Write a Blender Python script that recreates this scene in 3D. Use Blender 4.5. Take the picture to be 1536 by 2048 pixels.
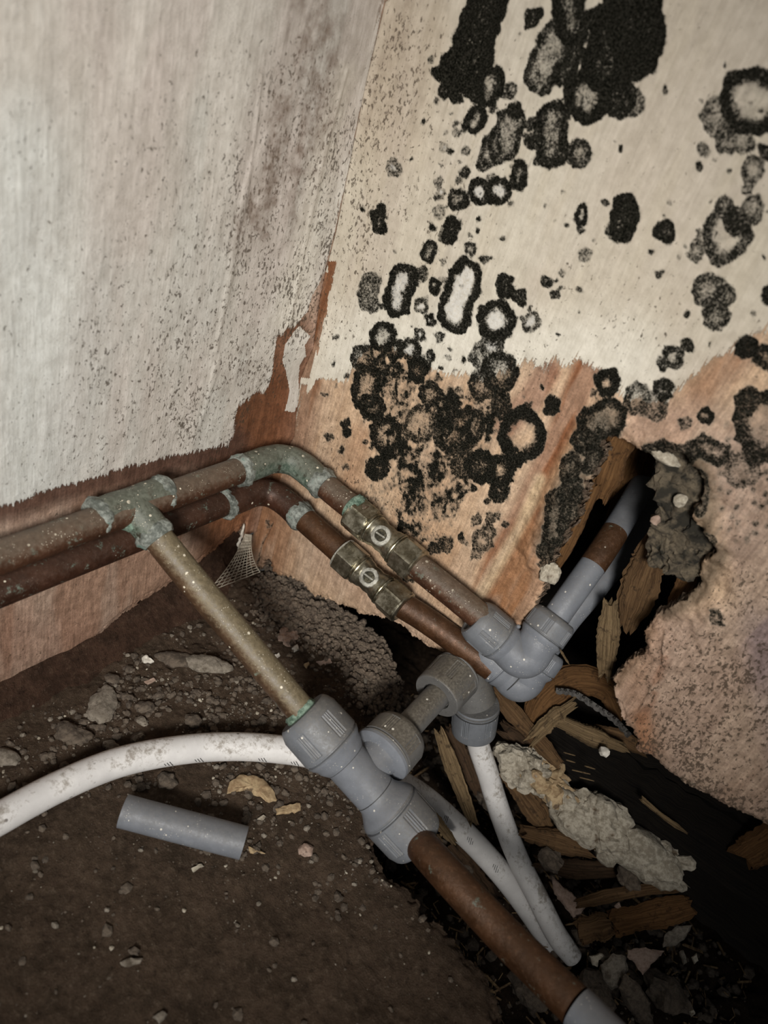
import bpy, bmesh, math, random
import numpy as np
from mathutils import Vector, Matrix, noise as mnoise

for o in list(bpy.data.objects):
    bpy.data.objects.remove(o)
SC = bpy.context.scene
COL = SC.collection

# ------------------------------------------------------------------ camera
F = 1500.0; CX, CY = 768.0, 1024.0            # focal length in pixels of the 1536x2048 frame
R = np.array([[0.75408466, 0.53885507, -0.3754884],
              [0.59347544, -0.31417246, 0.74100106],
              [0.28132406, -0.78162068, -0.55670988]])   # columns: camera right, down, forward
P = np.array([0.25367797, -0.32892459, 0.36049424])
cam_d = bpy.data.cameras.new('camera'); cam = bpy.data.objects.new('camera', cam_d); COL.objects.link(cam)
cam_d.sensor_fit = 'VERTICAL'; cam_d.sensor_height = 24.0; cam_d.lens = F / 2048 * 24.0
cam_d.clip_start = 0.01; cam_d.clip_end = 20
m = Matrix.Identity(4)
for i in range(3):
    m[i][0] = R[i, 0]; m[i][1] = -R[i, 1]; m[i][2] = -R[i, 2]; m[i][3] = P[i]
cam.matrix_world = m
cam_d.dof.use_dof = True; cam_d.dof.focus_distance = 0.42; cam_d.dof.aperture_fstop = 5.6
SC.camera = cam

# ------------------------------------------------------------------ light and exposure
world = bpy.data.worlds.new('world'); SC.world = world; world.use_nodes = True
bg = world.node_tree.nodes['Background']; bg.inputs[0].default_value = (1.0, 0.95, 0.88, 1); bg.inputs[1].default_value = 0.05

def add_light(name, kind, loc, target, energy, color, **kw):
    d = bpy.data.lights.new(name, kind); d.energy = energy; d.color = color
    for k, v in kw.items(): setattr(d, k, v)
    o = bpy.data.objects.new(name, d); COL.objects.link(o)
    o.location = loc
    o.rotation_euler = (Vector(target) - Vector(loc)).to_track_quat('-Z', 'Y').to_euler()
    return o
add_light('torch', 'SPOT', (0.46, -0.66, 0.50), (0.035, -0.035, 0.148), 32.0, (1.0, 0.96, 0.90),
          spot_size=math.radians(51), spot_blend=1.0, shadow_soft_size=0.07)
add_light('cupboard_doorway', 'AREA', (0.62, -0.75, 0.75), (0.0, -0.12, 0.15), 0.9, (0.90, 0.95, 1.0),
          shape='RECTANGLE', size=0.5, size_y=0.5)
SC.view_settings.view_transform = 'Standard'; SC.view_settings.look = 'None'
SC.view_settings.exposure = 0.0; SC.view_settings.gamma = 1.0; SC.view_settings.use_curve_mapping = False

# ------------------------------------------------------------------ helpers
rng = np.random.default_rng(7); random.seed(7)

def at(px, py, dep):                      # a measured point of the photograph at a known distance -> metres
    return P + R @ np.array([(px - CX) / F * dep, (py - CY) / F * dep, dep])
def on(px, py, axis, val=0.0):            # the same on the plane axis = val (0: left wall, 1: right wall, 2: floor)
    r = R @ np.array([px - CX, py - CY, F]); t = (val - P[axis]) / r[axis]
    return P + t * r
def pix(X, Y, Z):                         # metres -> pixel of the photograph, arrays
    q = (np.stack([X, Y, Z], -1) - P) @ R
    z = np.where(q[..., 2] > 0.03, q[..., 2], np.nan)
    u = np.nan_to_num(CX + F * q[..., 0] / z, nan=-9000.); v = np.nan_to_num(CY + F * q[..., 1] / z, nan=-9000.)
    return np.clip(u, -9000, 9000), np.clip(v, -9000, 9000)

def _h(ix, iy, seed):
    n = (ix.astype(np.int64) * 374761393 + iy.astype(np.int64) * 668265263 + seed * 2147483647) & 0xffffffff
    n = ((n ^ (n >> 13)) * 1274126177) & 0xffffffff
    return ((n ^ (n >> 16)) & 0xffff) / 65535.0
def vn(x, y, seed=0):
    ix, iy = np.floor(x), np.floor(y); fx, fy = x - ix, y - iy
    fx = fx * fx * (3 - 2 * fx); fy = fy * fy * (3 - 2 * fy)
    a, b, c, d = _h(ix, iy, seed), _h(ix + 1, iy, seed), _h(ix, iy + 1, seed), _h(ix + 1, iy + 1, seed)
    return (a * (1 - fx) + b * fx) * (1 - fy) + (c * (1 - fx) + d * fx) * fy
def fbm(x, y, seed=0, oc=4):
    s = 0; a = .5; t = 0
    for i in range(oc):
        s = s + a * vn(x * 2 ** i, y * 2 ** i, seed + i * 17); t += a; a *= .5
    return s / t
def worley(x, y, seed=0):
    ix, iy = np.floor(x), np.floor(y); f1 = np.full(x.shape, 9.); f2 = np.full(x.shape, 9.)
    for dx in (-1, 0, 1):
        for dy in (-1, 0, 1):
            cx, cy = ix + dx, iy + dy
            d = np.hypot(cx + _h(cx, cy, seed) - x, cy + _h(cx, cy, seed + 5) - y)
            f2 = np.where(d < f1, f1, np.minimum(f2, d)); f1 = np.minimum(f1, d)
    return f1, f2
def sst(a, b, x):
    t = np.clip((x - a) / (b - a), 0, 1); return t * t * (3 - 2 * t)
def poly_sdf(u, v, pts):                  # > 0 inside
    pts = np.array(pts, float); d = np.full(u.shape, 1e9); ins = np.zeros(u.shape, bool)
    n = len(pts)
    for i in range(n):
        a, b = pts[i], pts[(i + 1) % n]; e = b - a
        wx, wy = u - a[0], v - a[1]
        t = np.clip((wx * e[0] + wy * e[1]) / (e @ e + 1e-12), 0, 1)
        d = np.minimum(d, np.hypot(wx - e[0] * t, wy - e[1] * t))
        c = (a[1] > v) != (b[1] > v)
        with np.errstate(divide='ignore', invalid='ignore'):
            xx = (b[0] - a[0]) * (v - a[1]) / (b[1] - a[1] + 1e-12) + a[0]
        ins ^= c & (u < xx)
    return np.where(ins, d, -d)
def seg_dist(u, v, pts):
    pts = np.array(pts, float); d = np.full(u.shape, 1e9)
    if len(pts) == 1: return np.hypot(u - pts[0][0], v - pts[0][1])
    for a, b in zip(pts[:-1], pts[1:]):
        e = b - a; t = np.clip(((u - a[0]) * e[0] + (v - a[1]) * e[1]) / (e @ e + 1e-12), 0, 1)
        d = np.minimum(d, np.hypot(u - a[0] - e[0] * t, v - a[1] - e[1] * t))
    return d

# -------- objects
def link(name, me, mat=None, parent=None):
    o = bpy.data.objects.new(name, me); COL.objects.link(o)
    if mat is not None: me.materials.append(mat)
    if parent is not None: o.parent = parent
    return o
def tag(o, label=None, cat=None, group=None, kind=None):
    if label: o['label'] = label
    if cat: o['category'] = cat
    if group: o['group'] = group
    if kind: o['kind'] = kind
    return o
def thing(name, label, cat, group=None):
    o = bpy.data.objects.new(name, None); COL.objects.link(o); o.empty_display_size = .02
    return tag(o, label, cat, group)
def place_base(root):                     # move the Empty to the base of its parts, parts keep their place
    lo = np.array([1e9] * 3); hi = -lo
    for ch in root.children:
        if ch.type == 'MESH':
            n = len(ch.data.vertices); a = np.empty(n * 3, np.float32); ch.data.vertices.foreach_get('co', a)
            a = a.reshape(-1, 3); lo = np.minimum(lo, a.min(0)); hi = np.maximum(hi, a.max(0))
    b = Vector(((lo[0] + hi[0]) / 2, (lo[1] + hi[1]) / 2, lo[2]))
    for ch in root.children: ch.location = ch.location - b
    root.location = b
def mesh_np(name, V, Fq, smooth=True):
    me = bpy.data.meshes.new(name); V = np.asarray(V, np.float32)
    me.from_pydata(V.tolist(), [], Fq.tolist() if hasattr(Fq, 'tolist') else Fq); me.update()
    if smooth: me.polygons.foreach_set('use_smooth', [True] * len(me.polygons))
    return me
def grid_mesh(name, V, quads):
    me = bpy.data.meshes.new(name); V = np.ascontiguousarray(V, np.float32); n = len(quads)
    me.vertices.add(len(V)); me.vertices.foreach_set('co', V.ravel())
    me.loops.add(n * 4); me.loops.foreach_set('vertex_index', np.ascontiguousarray(quads, np.int32).ravel())
    me.polygons.add(n); me.polygons.foreach_set('loop_start', np.arange(0, n * 4, 4, dtype=np.int32))
    me.polygons.foreach_set('use_smooth', np.ones(n, bool)); me.update(calc_edges=True); me.validate(); return me
def fattr(me, name, a):
    at_ = me.attributes.new(name, 'FLOAT', 'POINT'); at_.data.foreach_set('value', np.ascontiguousarray(a, np.float32).ravel())
def cattr(me, name, a):
    at_ = me.attributes.new(name, 'FLOAT_COLOR', 'POINT')
    c = np.ones((len(a), 4), np.float32); c[:, :3] = a; at_.data.foreach_set('color', c.ravel())

def sheet(name, A, B, keep, build, thick_dir, thick, attrs, colors, mat, flip=False, parent=None):
    """A, B: 1-D coordinates; keep: signed field (m, >0 stays); build(a,b)->xyz. A torn sheet with real thickness."""
    a, b = np.meshgrid(A, B, indexing='ij'); na, nb = a.shape
    ga = np.gradient(keep, A, axis=0); gb = np.gradient(keep, B, axis=1); g2 = ga ** 2 + gb ** 2 + 1e-9
    fk = (keep[:-1, :-1] > 0).astype(int) + (keep[1:, :-1] > 0) + (keep[1:, 1:] > 0) + (keep[:-1, 1:] > 0)
    fm = fk >= 2
    ids = np.arange(na * nb).reshape(na, nb)
    q = np.stack([ids[:-1, :-1], ids[1:, :-1], ids[1:, 1:], ids[:-1, 1:]], -1)[fm]
    if flip: q = q[:, ::-1]
    used = np.zeros(na * nb, bool); used[q.ravel()] = True; used = used.reshape(na, nb)
    # boundary verts are pulled onto the contour
    cnt = np.zeros(na * nb, int); np.add.at(cnt, q.ravel(), 1); bd = (cnt.reshape(na, nb) < 4) & used
    h = 1.1 * max(A[len(A) // 2 + 1] - A[len(A) // 2], B[len(B) // 2 + 1] - B[len(B) // 2])
    st = np.clip(keep / np.sqrt(g2), -h, h) / np.sqrt(g2)
    a2 = np.where(bd, a - ga * st, a); b2 = np.where(bd, b - gb * st, b)
    V = build(a2, b2).reshape(-1, 3)
    e = np.concatenate([q[:, [0, 1]], q[:, [1, 2]], q[:, [2, 3]], q[:, [3, 0]]])
    key = np.sort(e, 1); key = key[:, 0].astype(np.int64) * (na * nb) + key[:, 1]
    _, inv, c = np.unique(key, return_inverse=True, return_counts=True)
    be = e[c[inv] == 1]
    remap = -np.ones(na * nb, int); ui = np.flatnonzero(used.ravel()); remap[ui] = np.arange(len(ui))
    V = V[ui]; q = remap[q]; be = remap[be]
    bv = np.unique(be); nv = len(V); m2 = -np.ones(nv, int); m2[bv] = np.arange(len(bv))
    rings = []; ext = []; tdir = np.array(thick_dir, float)
    prev = bv
    for k, fr in enumerate((.35, 1.0)):
        jit = (rng.random((len(bv), 3)) - .5) * thick * .28
        ext.append(V[bv] + tdir * thick * fr + jit)
    Vall = np.concatenate([V] + ext)
    r1, r2 = nv, nv + len(bv)
    q1 = np.stack([be[:, 1], be[:, 0], m2[be[:, 0]] + r1, m2[be[:, 1]] + r1], 1)
    q2 = np.stack([m2[be[:, 1]] + r1, m2[be[:, 0]] + r1, m2[be[:, 0]] + r2, m2[be[:, 1]] + r2], 1)
    me = grid_mesh(name, Vall, np.concatenate([q, q1, q2]))
    for k, arr in attrs.items():
        s = arr.ravel()[ui]; fattr(me, k, np.concatenate([s, s[bv], s[bv]]))
    for k, arr in colors.items():
        s = arr.reshape(-1, 3)[ui]; cattr(me, k, np.concatenate([s, s[bv] * .75, s[bv] * .6]))
    edge = np.concatenate([np.zeros(nv), np.ones(2 * len(bv))]); fattr(me, 'edge', edge)
    return link(name, me, mat, parent)

# -------- materials
class NT:
    def __init__(s, name):
        s.m = bpy.data.materials.new(name); s.m.use_nodes = True; s.t = s.m.node_tree
        s.b = s.t.nodes['Principled BSDF']; s.geo = s.t.nodes.new('ShaderNodeNewGeometry')
        s.tc = s.t.nodes.new('ShaderNodeTexCoord'); s.pos = s.tc.outputs['Object']
    def put(s, sock, v):
        if isinstance(v, bpy.types.NodeSocket): s.t.links.new(v, sock)
        elif isinstance(v, (tuple, list)) and len(v) == 3 and sock.type == 'RGBA': sock.default_value = (*v, 1)
        else: sock.default_value = v
    def attr(s, name, col=False):
        n = s.t.nodes.new('ShaderNodeAttribute'); n.attribute_name = name
        return n.outputs['Color' if col else 'Fac']
    def mp(s, scale=(1, 1, 1), rot=(0, 0, 0), loc=(0, 0, 0)):
        n = s.t.nodes.new('ShaderNodeMapping'); n.inputs['Scale'].default_value = scale
        n.inputs['Rotation'].default_value = rot; n.inputs['Location'].default_value = loc
        s.put(n.inputs['Vector'], s.pos); return n.outputs[0]
    def noise(s, scale, detail=4, rough=.55, vec=None, dist=0):
        n = s.t.nodes.new('ShaderNodeTexNoise'); n.inputs['Scale'].default_value = scale
        n.inputs['Detail'].default_value = detail; n.inputs['Roughness'].default_value = rough
        n.inputs['Distortion'].default_value = dist
        s.put(n.inputs['Vector'], vec if vec is not None else s.pos); return n.outputs['Fac']
    def vor(s, scale, vec=None, feat='F1'):
        n = s.t.nodes.new('ShaderNodeTexVoronoi'); n.inputs['Scale'].default_value = scale; n.feature = feat
        s.put(n.inputs['Vector'], vec if vec is not None else s.pos); return n
    def math(s, op, a, b=0.0, c=0.0, clamp=False):
        n = s.t.nodes.new('ShaderNodeMath'); n.operation = op; n.use_clamp = clamp
        s.put(n.inputs[0], a); s.put(n.inputs[1], b); s.put(n.inputs[2], c); return n.outputs[0]
    def ramp(s, x, a, b, lo=0.0, hi=1.0):
        n = s.t.nodes.new('ShaderNodeMapRange'); n.interpolation_type = 'SMOOTHSTEP'
        s.put(n.inputs[0], x); n.inputs[1].default_value = a; n.inputs[2].default_value = b
        n.inputs[3].default_value = lo; n.inputs[4].default_value = hi; return n.outputs[0]
    def mix(s, f, a, b, mode='MIX'):
        n = s.t.nodes.new('ShaderNodeMix'); n.data_type = 'RGBA'; n.blend_type = mode
        s.put(n.inputs[0], f); s.put(n.inputs[6], a); s.put(n.inputs[7], b); return n.outputs[2]
    def up(s):
        n = s.t.nodes.new('ShaderNodeSeparateXYZ'); s.put(n.inputs[0], s.geo.outputs['Normal']); return n.outputs[2]
    def bump(s, h, strength=.5, dist=.001, prev=None):
        n = s.t.nodes.new('ShaderNodeBump'); n.inputs['Strength'].default_value = strength
        n.inputs['Distance'].default_value = dist; s.put(n.inputs['Height'], h)
        if prev is not None: s.put(n.inputs['Normal'], prev)
        return n.outputs[0]
    def done(s, col, rough=.7, metal=0.0, nrm=None, spec=None):
        s.put(s.b.inputs['Base Color'], col); s.put(s.b.inputs['Roughness'], rough); s.put(s.b.inputs['Metallic'], metal)
        if nrm is not None: s.put(s.b.inputs['Normal'], nrm)
        if spec is not None: s.put(s.b.inputs['Specular IOR Level'], spec)
        return s.m

def wall_material(name, streak):
    n = NT(name)
    vec = n.mp(scale=streak)
    bare = n.attr('bare', True); pc = n.attr('paintcol', True)
    hi = n.noise(900, 5, .7); mid = n.noise(170, 5, .6); st = n.noise(260, 4, .6, vec)
    lo = n.noise(45, 3, .5)
    bare = n.mix(1.0, bare, n.mix(n.ramp(st, .3, .7), (.80, .79, .78), (1.15, 1.14, 1.13)), 'MULTIPLY')
    bare = n.mix(1.0, bare, n.mix(n.ramp(mid, .35, .65), (.80, .78, .76), (1.12, 1.12, 1.12)), 'MULTIPLY')
    bare = n.mix(1.0, bare, n.mix(n.ramp(hi, .3, .7), (.80, .80, .80), (1.16, 1.16, 1.16)), 'MULTIPLY')
    pc = n.mix(1.0, pc, n.mix(n.ramp(mid, .3, .7), (.90, .89, .875), (1.06, 1.06, 1.06)), 'MULTIPLY')
    pc = n.mix(1.0, pc, n.mix(n.ramp(st, .3, .7), (.935, .93, .92), (1.04, 1.04, 1.04)), 'MULTIPLY')
    pf0 = n.math('ADD', n.attr('paint'), n.math('MULTIPLY', n.math('SUBTRACT', st, .5), 2.6))
    pf0 = n.math('ADD', pf0, n.math('MULTIPLY', n.math('SUBTRACT', hi, .5), 1.2))
    pf = n.ramp(pf0, -.06, .10)
    col = n.mix(pf, bare, pc)
    # fine specks of mould and dirt
    sv = n.mp(scale=(1.0, 1.0, .62), rot=(.2, .35, 0))
    sp = n.noise(640, 3, .6, sv, .5); sp2 = n.noise(1900, 2, .5, sv)
    dens = n.attr('speck')
    sf = n.math('ADD', sp, n.math('MULTIPLY', dens, .128))
    sf = n.math('ADD', sf, n.math('MULTIPLY', n.math('SUBTRACT', sp2, .5), .16))
    sf = n.ramp(sf, .725, .82)
    col = n.mix(n.math('MULTIPLY', sf, .82), col, (.055, .038, .024))
    stain = n.attr('stain')
    col = n.mix(n.math('MULTIPLY', stain, n.ramp(n.noise(120, 5, .65), .25, .8), clamp=True), col, (.17, .12, .09))
    # colonies of black mould, fibrous at their rims
    mn = n.noise(820, 7, .80, None, .5); mn2 = n.noise(230, 4, .6)
    mm = n.math('ADD', n.attr('mould'), n.math('MULTIPLY', n.math('SUBTRACT', mn, .5), 2.3))
    mm = n.math('ADD', mm, n.math('MULTIPLY', n.math('SUBTRACT', mn2, .5), .7))
    mf = n.ramp(mm, .24, .74)
    col = n.mix(n.math('MULTIPLY', n.ramp(n.math('ADD', n.attr('mould'), n.math('MULTIPLY', n.math('SUBTRACT', mn2, .5), 1.4)), -.25, .55), .50), col, (.13, .12, .095))
    mcol = n.mix(n.ramp(n.noise(1300, 3, .7), .40, .72), (.004, .004, .003), (.034, .032, .025))
    halo = n.math('MULTIPLY', n.attr('halo'), n.ramp(mn, .3, .6))
    col = n.mix(halo, col, (.66, .65, .62))
    col = n.mix(mf, col, mcol)
    # torn plaster seen at broken edges
    ec = n.mix(n.ramp(n.noise(500, 5, .7), .35, .65), (.07, .048, .034), (.27, .20, .145))
    col = n.mix(n.attr('edge'), col, ec)
    nr = n.bump(lo, .35, .0020); nr = n.bump(mid, .45, .0009, nr); nr = n.bump(st, .40, .0007, nr)
    nr = n.bump(hi, .5, .00035, nr); nr = n.bump(pf, .8, .00022, nr); nr = n.bump(mm, .35, .0006, nr)
    nr = n.bump(n.math('MULTIPLY', n.attr('edge'), n.noise(500, 4, .7)), .8, .0015, nr)
    return n.done(col, n.mix(mf, (.62, .62, .62), (.95, .95, .95)), 0, nr, n.math('SUBTRACT', .26, n.math('MULTIPLY', mf, .25), clamp=True))
M_WL = wall_material('plaster_left', (1, 2.6, .22))
M_WR = wall_material('plaster_right', (2.6, 1, .22))

def dirt_material(name, dark, mid_c, light, flo=0):
    n = NT(name)
    a = n.noise(60, 6, .7); b = n.noise(300, 6, .75); c = n.noise(1100, 4, .7)
    col = n.mix(n.ramp(a, .3, .7), dark, mid_c); col = n.mix(n.ramp(b, .50, .78), col, light)
    col = n.mix(n.ramp(b, .48, .25), col, tuple(x * .45 for x in dark))
    g = n.vor(620); dot = n.math('MULTIPLY', n.ramp(g.outputs['Distance'], .22, .12), n.ramp(c, .55, .7))
    col = n.mix(n.math('MULTIPLY', dot, .7), col, (.42, .36, .28))
    h = n.math('ADD', n.math('MULTIPLY', b, 1.0), n.math('MULTIPLY', c, .4))
    nr = n.bump(h, .9, .0022); nr = n.bump(c, .6, .0006, nr)
    return n.done(col, .93, 0, nr, .15)
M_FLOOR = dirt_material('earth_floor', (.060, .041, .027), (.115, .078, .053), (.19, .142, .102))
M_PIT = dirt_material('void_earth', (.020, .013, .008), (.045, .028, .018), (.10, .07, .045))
M_BACK = dirt_material('damp_backing', (.040, .022, .014), (.095, .052, .034), (.15, .095, .065))
M_BLACK = dirt_material('void_shade', (.004, .003, .002), (.010, .007, .005), (.03, .02, .013))

def copper(name, base, dust, dustf, green=0.0, dots=.5):
    n = NT(name)
    a = n.noise(90, 5, .65); b = n.noise(420, 5, .7); s_ = n.noise(1500, 2, .5)
    col = n.mix(n.ramp(a, .3, .7), tuple(x * .55 for x in base), base)
    col = n.mix(n.ramp(b, .55, .75), col, tuple(min(1, x * 1.5) for x in base))
    if green:
        g = n.ramp(n.math('ADD', n.noise(130, 6, .7), n.math('MULTIPLY', n.math('SUBTRACT', b, .5), .4)), .62 - green * .3, .72 - green * .26)
        gc = n.mix(n.ramp(b, .35, .65), (.050, .075, .055), (.150, .185, .150))
        col = n.mix(g, col, gc)
    else: g = 0.0
    up = n.up(); df = n.math('MULTIPLY', n.ramp(n.math('ADD', up, n.math('MULTIPLY', n.math('SUBTRACT', b, .5), 1.0)), -.15, .75), dustf, clamp=True)
    col = n.mix(df, col, n.mix(n.ramp(b, .3, .7), tuple(x * .6 for x in dust), dust))
    v = n.vor(330); vv = n.t.nodes.new('ShaderNodeSeparateColor'); n.put(vv.inputs[0], v.outputs['Color'])
    r = n.math('MULTIPLY', vv.outputs[0], .34)
    d = n.math('LESS_THAN', v.outputs['Distance'], r); d = n.math('MULTIPLY', d, n.math('GREATER_THAN', vv.outputs[1], 1 - .30 * dots))
    d = n.math('MULTIPLY', d, n.ramp(n.noise(70, 3), .42, .58))
    v2 = n.vor(900); d2 = n.math('MULTIPLY', n.math('LESS_THAN', v2.outputs['Distance'], .2), n.ramp(n.noise(160, 3, .7), .50, .62))
    d2 = n.math('MULTIPLY', d2, dots * .8); d2 = n.math('MULTIPLY', d2, n.ramp(up, 0., .5))
    dd = n.math('MAXIMUM', d, d2)
    col = n.mix(dd, col, (.66, .60, .48))
    met = n.math('SUBTRACT', .75, n.math('MAXIMUM', n.math('MAXIMUM', df, g), dd), clamp=True)
    nr = n.bump(b, .55, .0006); nr = n.bump(dd, .6, .0004, nr)
    return n.done(col, n.ramp(b, .3, .7, .38, .62), n.math('MULTIPLY', met, .8), nr)
M_CU = copper('copper_dusty', (.135, .060, .033), (.125, .105, .078), .70, .14, 1.0)
M_CUB = copper('copper_brown_dust', (.14, .080, .045), (.175, .140, .085), 1.0, .10, 1.0)
M_CUD = copper('copper_dark', (.090, .038, .022), (.055, .042, .032), .35, .14, .25)
M_CUR = copper('copper_clean', (.112, .050, .022), (.070, .045, .027), .30, .03, .08)
M_VERD = copper('copper_verdigris', (.085, .075, .055), (.125, .125, .098), .75, .95, 1.0)
def simple(name, c1, c2, sc=300, rough=.6, metal=0, bd=.0005, c3=None, t3=(.6, .7)):
    n = NT(name); a = n.noise(sc, 6, .7); b = n.noise(sc * .25, 4, .6)
    col = n.mix(n.ramp(n.math('MULTIPLY', n.math('ADD', a, b), .5), .38, .62), c1, c2)
    if c3: col = n.mix(n.ramp(b, *t3), col, c3)
    return n.done(col, rough, metal, n.bump(a, .6, bd))
M_SOLDER = simple('solder_crust', (.085, .095, .082), (.29, .31, .28), 420, .65, .1, .0009, (.10, .17, .145), (.58, .7))
M_GREEN = simple('green_crust', (.04, .075, .05), (.20, .28, .22), 500, .8, 0, .0009)

def grey_plastic(name, base, dustf=.6, dirtf=.5, dots=1.0):
    n = NT(name)
    a = n.noise(120, 5, .65); b = n.noise(700, 5, .7)
    col = n.mix(n.ramp(a, .3, .7), tuple(x * .88 for x in base), tuple(x * 1.08 for x in base))
    up = n.up(); df = n.math('MULTIPLY', n.ramp(n.math('ADD', up, n.math('MULTIPLY', n.math('SUBTRACT', b, .5), .9)), .25, 1.05), dustf, clamp=True)
    col = n.mix(df, col, n.mix(n.ramp(b, .35, .65), (.070, .060, .046), (.135, .120, .098)))
    dr = n.math('MULTIPLY', n.ramp(n.noise(150, 6, .75), .58, .72), dirtf)
    col = n.mix(dr, col, (.05, .042, .038))
    v = n.vor(230); vv = n.t.nodes.new('ShaderNodeSeparateColor'); n.put(vv.inputs[0], v.outputs['Color'])
    d = n.math('MULTIPLY', n.math('LESS_THAN', v.outputs['Distance'], n.math('MULTIPLY', vv.outputs[0], .17)), n.math('GREATER_THAN', vv.outputs[1], 1 - .40 * dots))
    v2 = n.vor(800); d2 = n.math('MULTIPLY', n.math('LESS_THAN', v2.outputs['Distance'], .18), n.ramp(n.noise(110, 3), .52, .66)); d2 = n.math('MULTIPLY', d2, dots * .7)
    d = n.math('MAXIMUM', d, d2)
    col = n.mix(d, col, (.60, .57, .50))
    return n.done(col, n.ramp(b, .3, .7, .42, .62), 0, n.bump(b, .35, .0003), .4)
M_GREY = grey_plastic('grey_plastic', (.150, .160, .176))
M_GREYC = grey_plastic('grey_plastic_clean', (.170, .182, .205), .35, .12, .8)
M_GREYD = grey_plastic('grey_plastic_dirty', (.120, .118, .115), 1.0, .55, .7)
M_SEAM = simple('dark_seam', (.02, .02, .02), (.04, .04, .04))
def white_plastic(name, dirty):
    n = NT(name)
    a = n.noise(55, 5, .65); b = n.noise(330, 6, .75); up = n.up()
    col = n.mix(n.ramp(a, .3, .7), (.60, .585, .575), (.74, .725, .71))
    f = n.math('ADD', n.math('MULTIPLY', n.math('SUBTRACT', b, .5), 2.2), n.math('ADD', n.math('MULTIPLY', n.math('SUBTRACT', a, .5), 2.0), n.math('MULTIPLY', up, .30)))
    col = n.mix(n.math('MULTIPLY', n.ramp(f, .42 - dirty, .95 - dirty), .75), col, (.21, .175, .135))
    v = n.vor(150); k = n.math('MULTIPLY', n.ramp(v.outputs['Distance'], .16, .08), n.ramp(n.noise(90), .55, .62))
    col = n.mix(n.math('MULTIPLY', k, .8), col, (.10, .08, .065))
    return n.done(col, .5, 0, n.bump(b, .3, .0004), .4)
M_WHITE = white_plastic('white_plastic', .20)
M_WHITED = white_plastic('white_plastic_grimy', .30)
def nickel():
    n = NT('plated_brass'); a = n.noise(200, 5, .7); b = n.noise(1300, 4, .7)
    col = n.mix(n.ramp(a, .35, .65), (.24, .215, .150), (.46, .43, .34))
    k = n.ramp(n.math('ADD', b, n.math('MULTIPLY', n.math('SUBTRACT', a, .5), .5)), .62, .72)
    col = n.mix(n.math('MULTIPLY', k, .7), col, (.06, .05, .035))
    return n.done(col, n.ramp(a, .3, .7, .24, .42), n.math('SUBTRACT', .95, n.math('MULTIPLY', k, .7)), n.bump(b, .3, .0002))
M_NI = nickel()
M_NIW = simple('chalky_plate', (.20, .19, .16), (.42, .41, .36), 900, .55, .3, .0003)
M_DARKM = simple('dark_metal', (.03, .028, .02), (.10, .09, .06), 600, .4, .8)
def wood(name, c1, c2, c3):
    n = NT(name); v = n.mp(scale=(1, 1, 1)); u = n.attr('grain'); w_ = n.attr('across')
    cmb = n.t.nodes.new('ShaderNodeCombineXYZ'); n.put(cmb.inputs[0], n.math('MULTIPLY', u, 45.)); n.put(cmb.inputs[1], n.math('MULTIPLY', w_, 1400.))
    g = n.noise(1.0, 5, .65, cmb.outputs[0]); b = n.noise(250, 5, .7)
    col = n.mix(n.ramp(g, .32, .68), c1, c2); col = n.mix(n.ramp(b, .52, .72), col, c3)
    nr = n.bump(g, .9, .0012); nr = n.bump(b, .5, .0006, nr)
    return n.done(col, .85, 0, nr, .2)
M_WOOD = wood('rotten_wood', (.060, .032, .014), (.150, .088, .042), (.03, .018, .010))
M_WOODP = wood('pale_split_wood', (.085, .055, .028), (.23, .160, .085), (.04, .026, .015))
M_WOODO = wood('orange_wood', (.070, .033, .012), (.160, .082, .032), (.035, .018, .008))
M_WOODD = wood('dark_wood', (.030, .018, .010), (.085, .050, .028), (.015, .010, .006))
M_CHAR = wood('blackened_timber', (.003, .002, .0015), (.012, .009, .006), (.006, .005, .004))
M_STONE = simple('grey_mortar', (.13, .11, .085), (.27, .235, .19), 450, .95, 0, .0012, (.09, .07, .05), (.55, .7))
M_STONED = simple('brown_mortar', (.060, .046, .034), (.135, .105, .078), 500, .95, 0, .0012)
M_PALE = simple('pale_plaster', (.26, .225, .17), (.52, .47, .38), 420, .95, 0, .0012, (.13, .095, .06), (.56, .7))
M_WHITEP = simple('white_chalk', (.50, .46, .40), (.72, .68, .60), 500, .9, 0, .0006)
M_PINK = simple('pink_plaster', (.27, .185, .14), (.42, .31, .25), 420, .95, 0, .0007, (.16, .11, .08), (.6, .72))
M_TAN = simple('tan_flake', (.26, .17, .09), (.48, .36, .21), 380, .8, 0, .0007, (.12, .08, .045), (.58, .66))
M_LATH = simple('rusty_lath', (.018, .015, .013), (.075, .070, .064), 600, .6, .5, .0004)
M_MORT = simple('crumbling_mortar', (.045, .036, .024), (.17, .135, .09), 380, .95, 0, .0020, (.02, .017, .011), (.5, .62))

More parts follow.
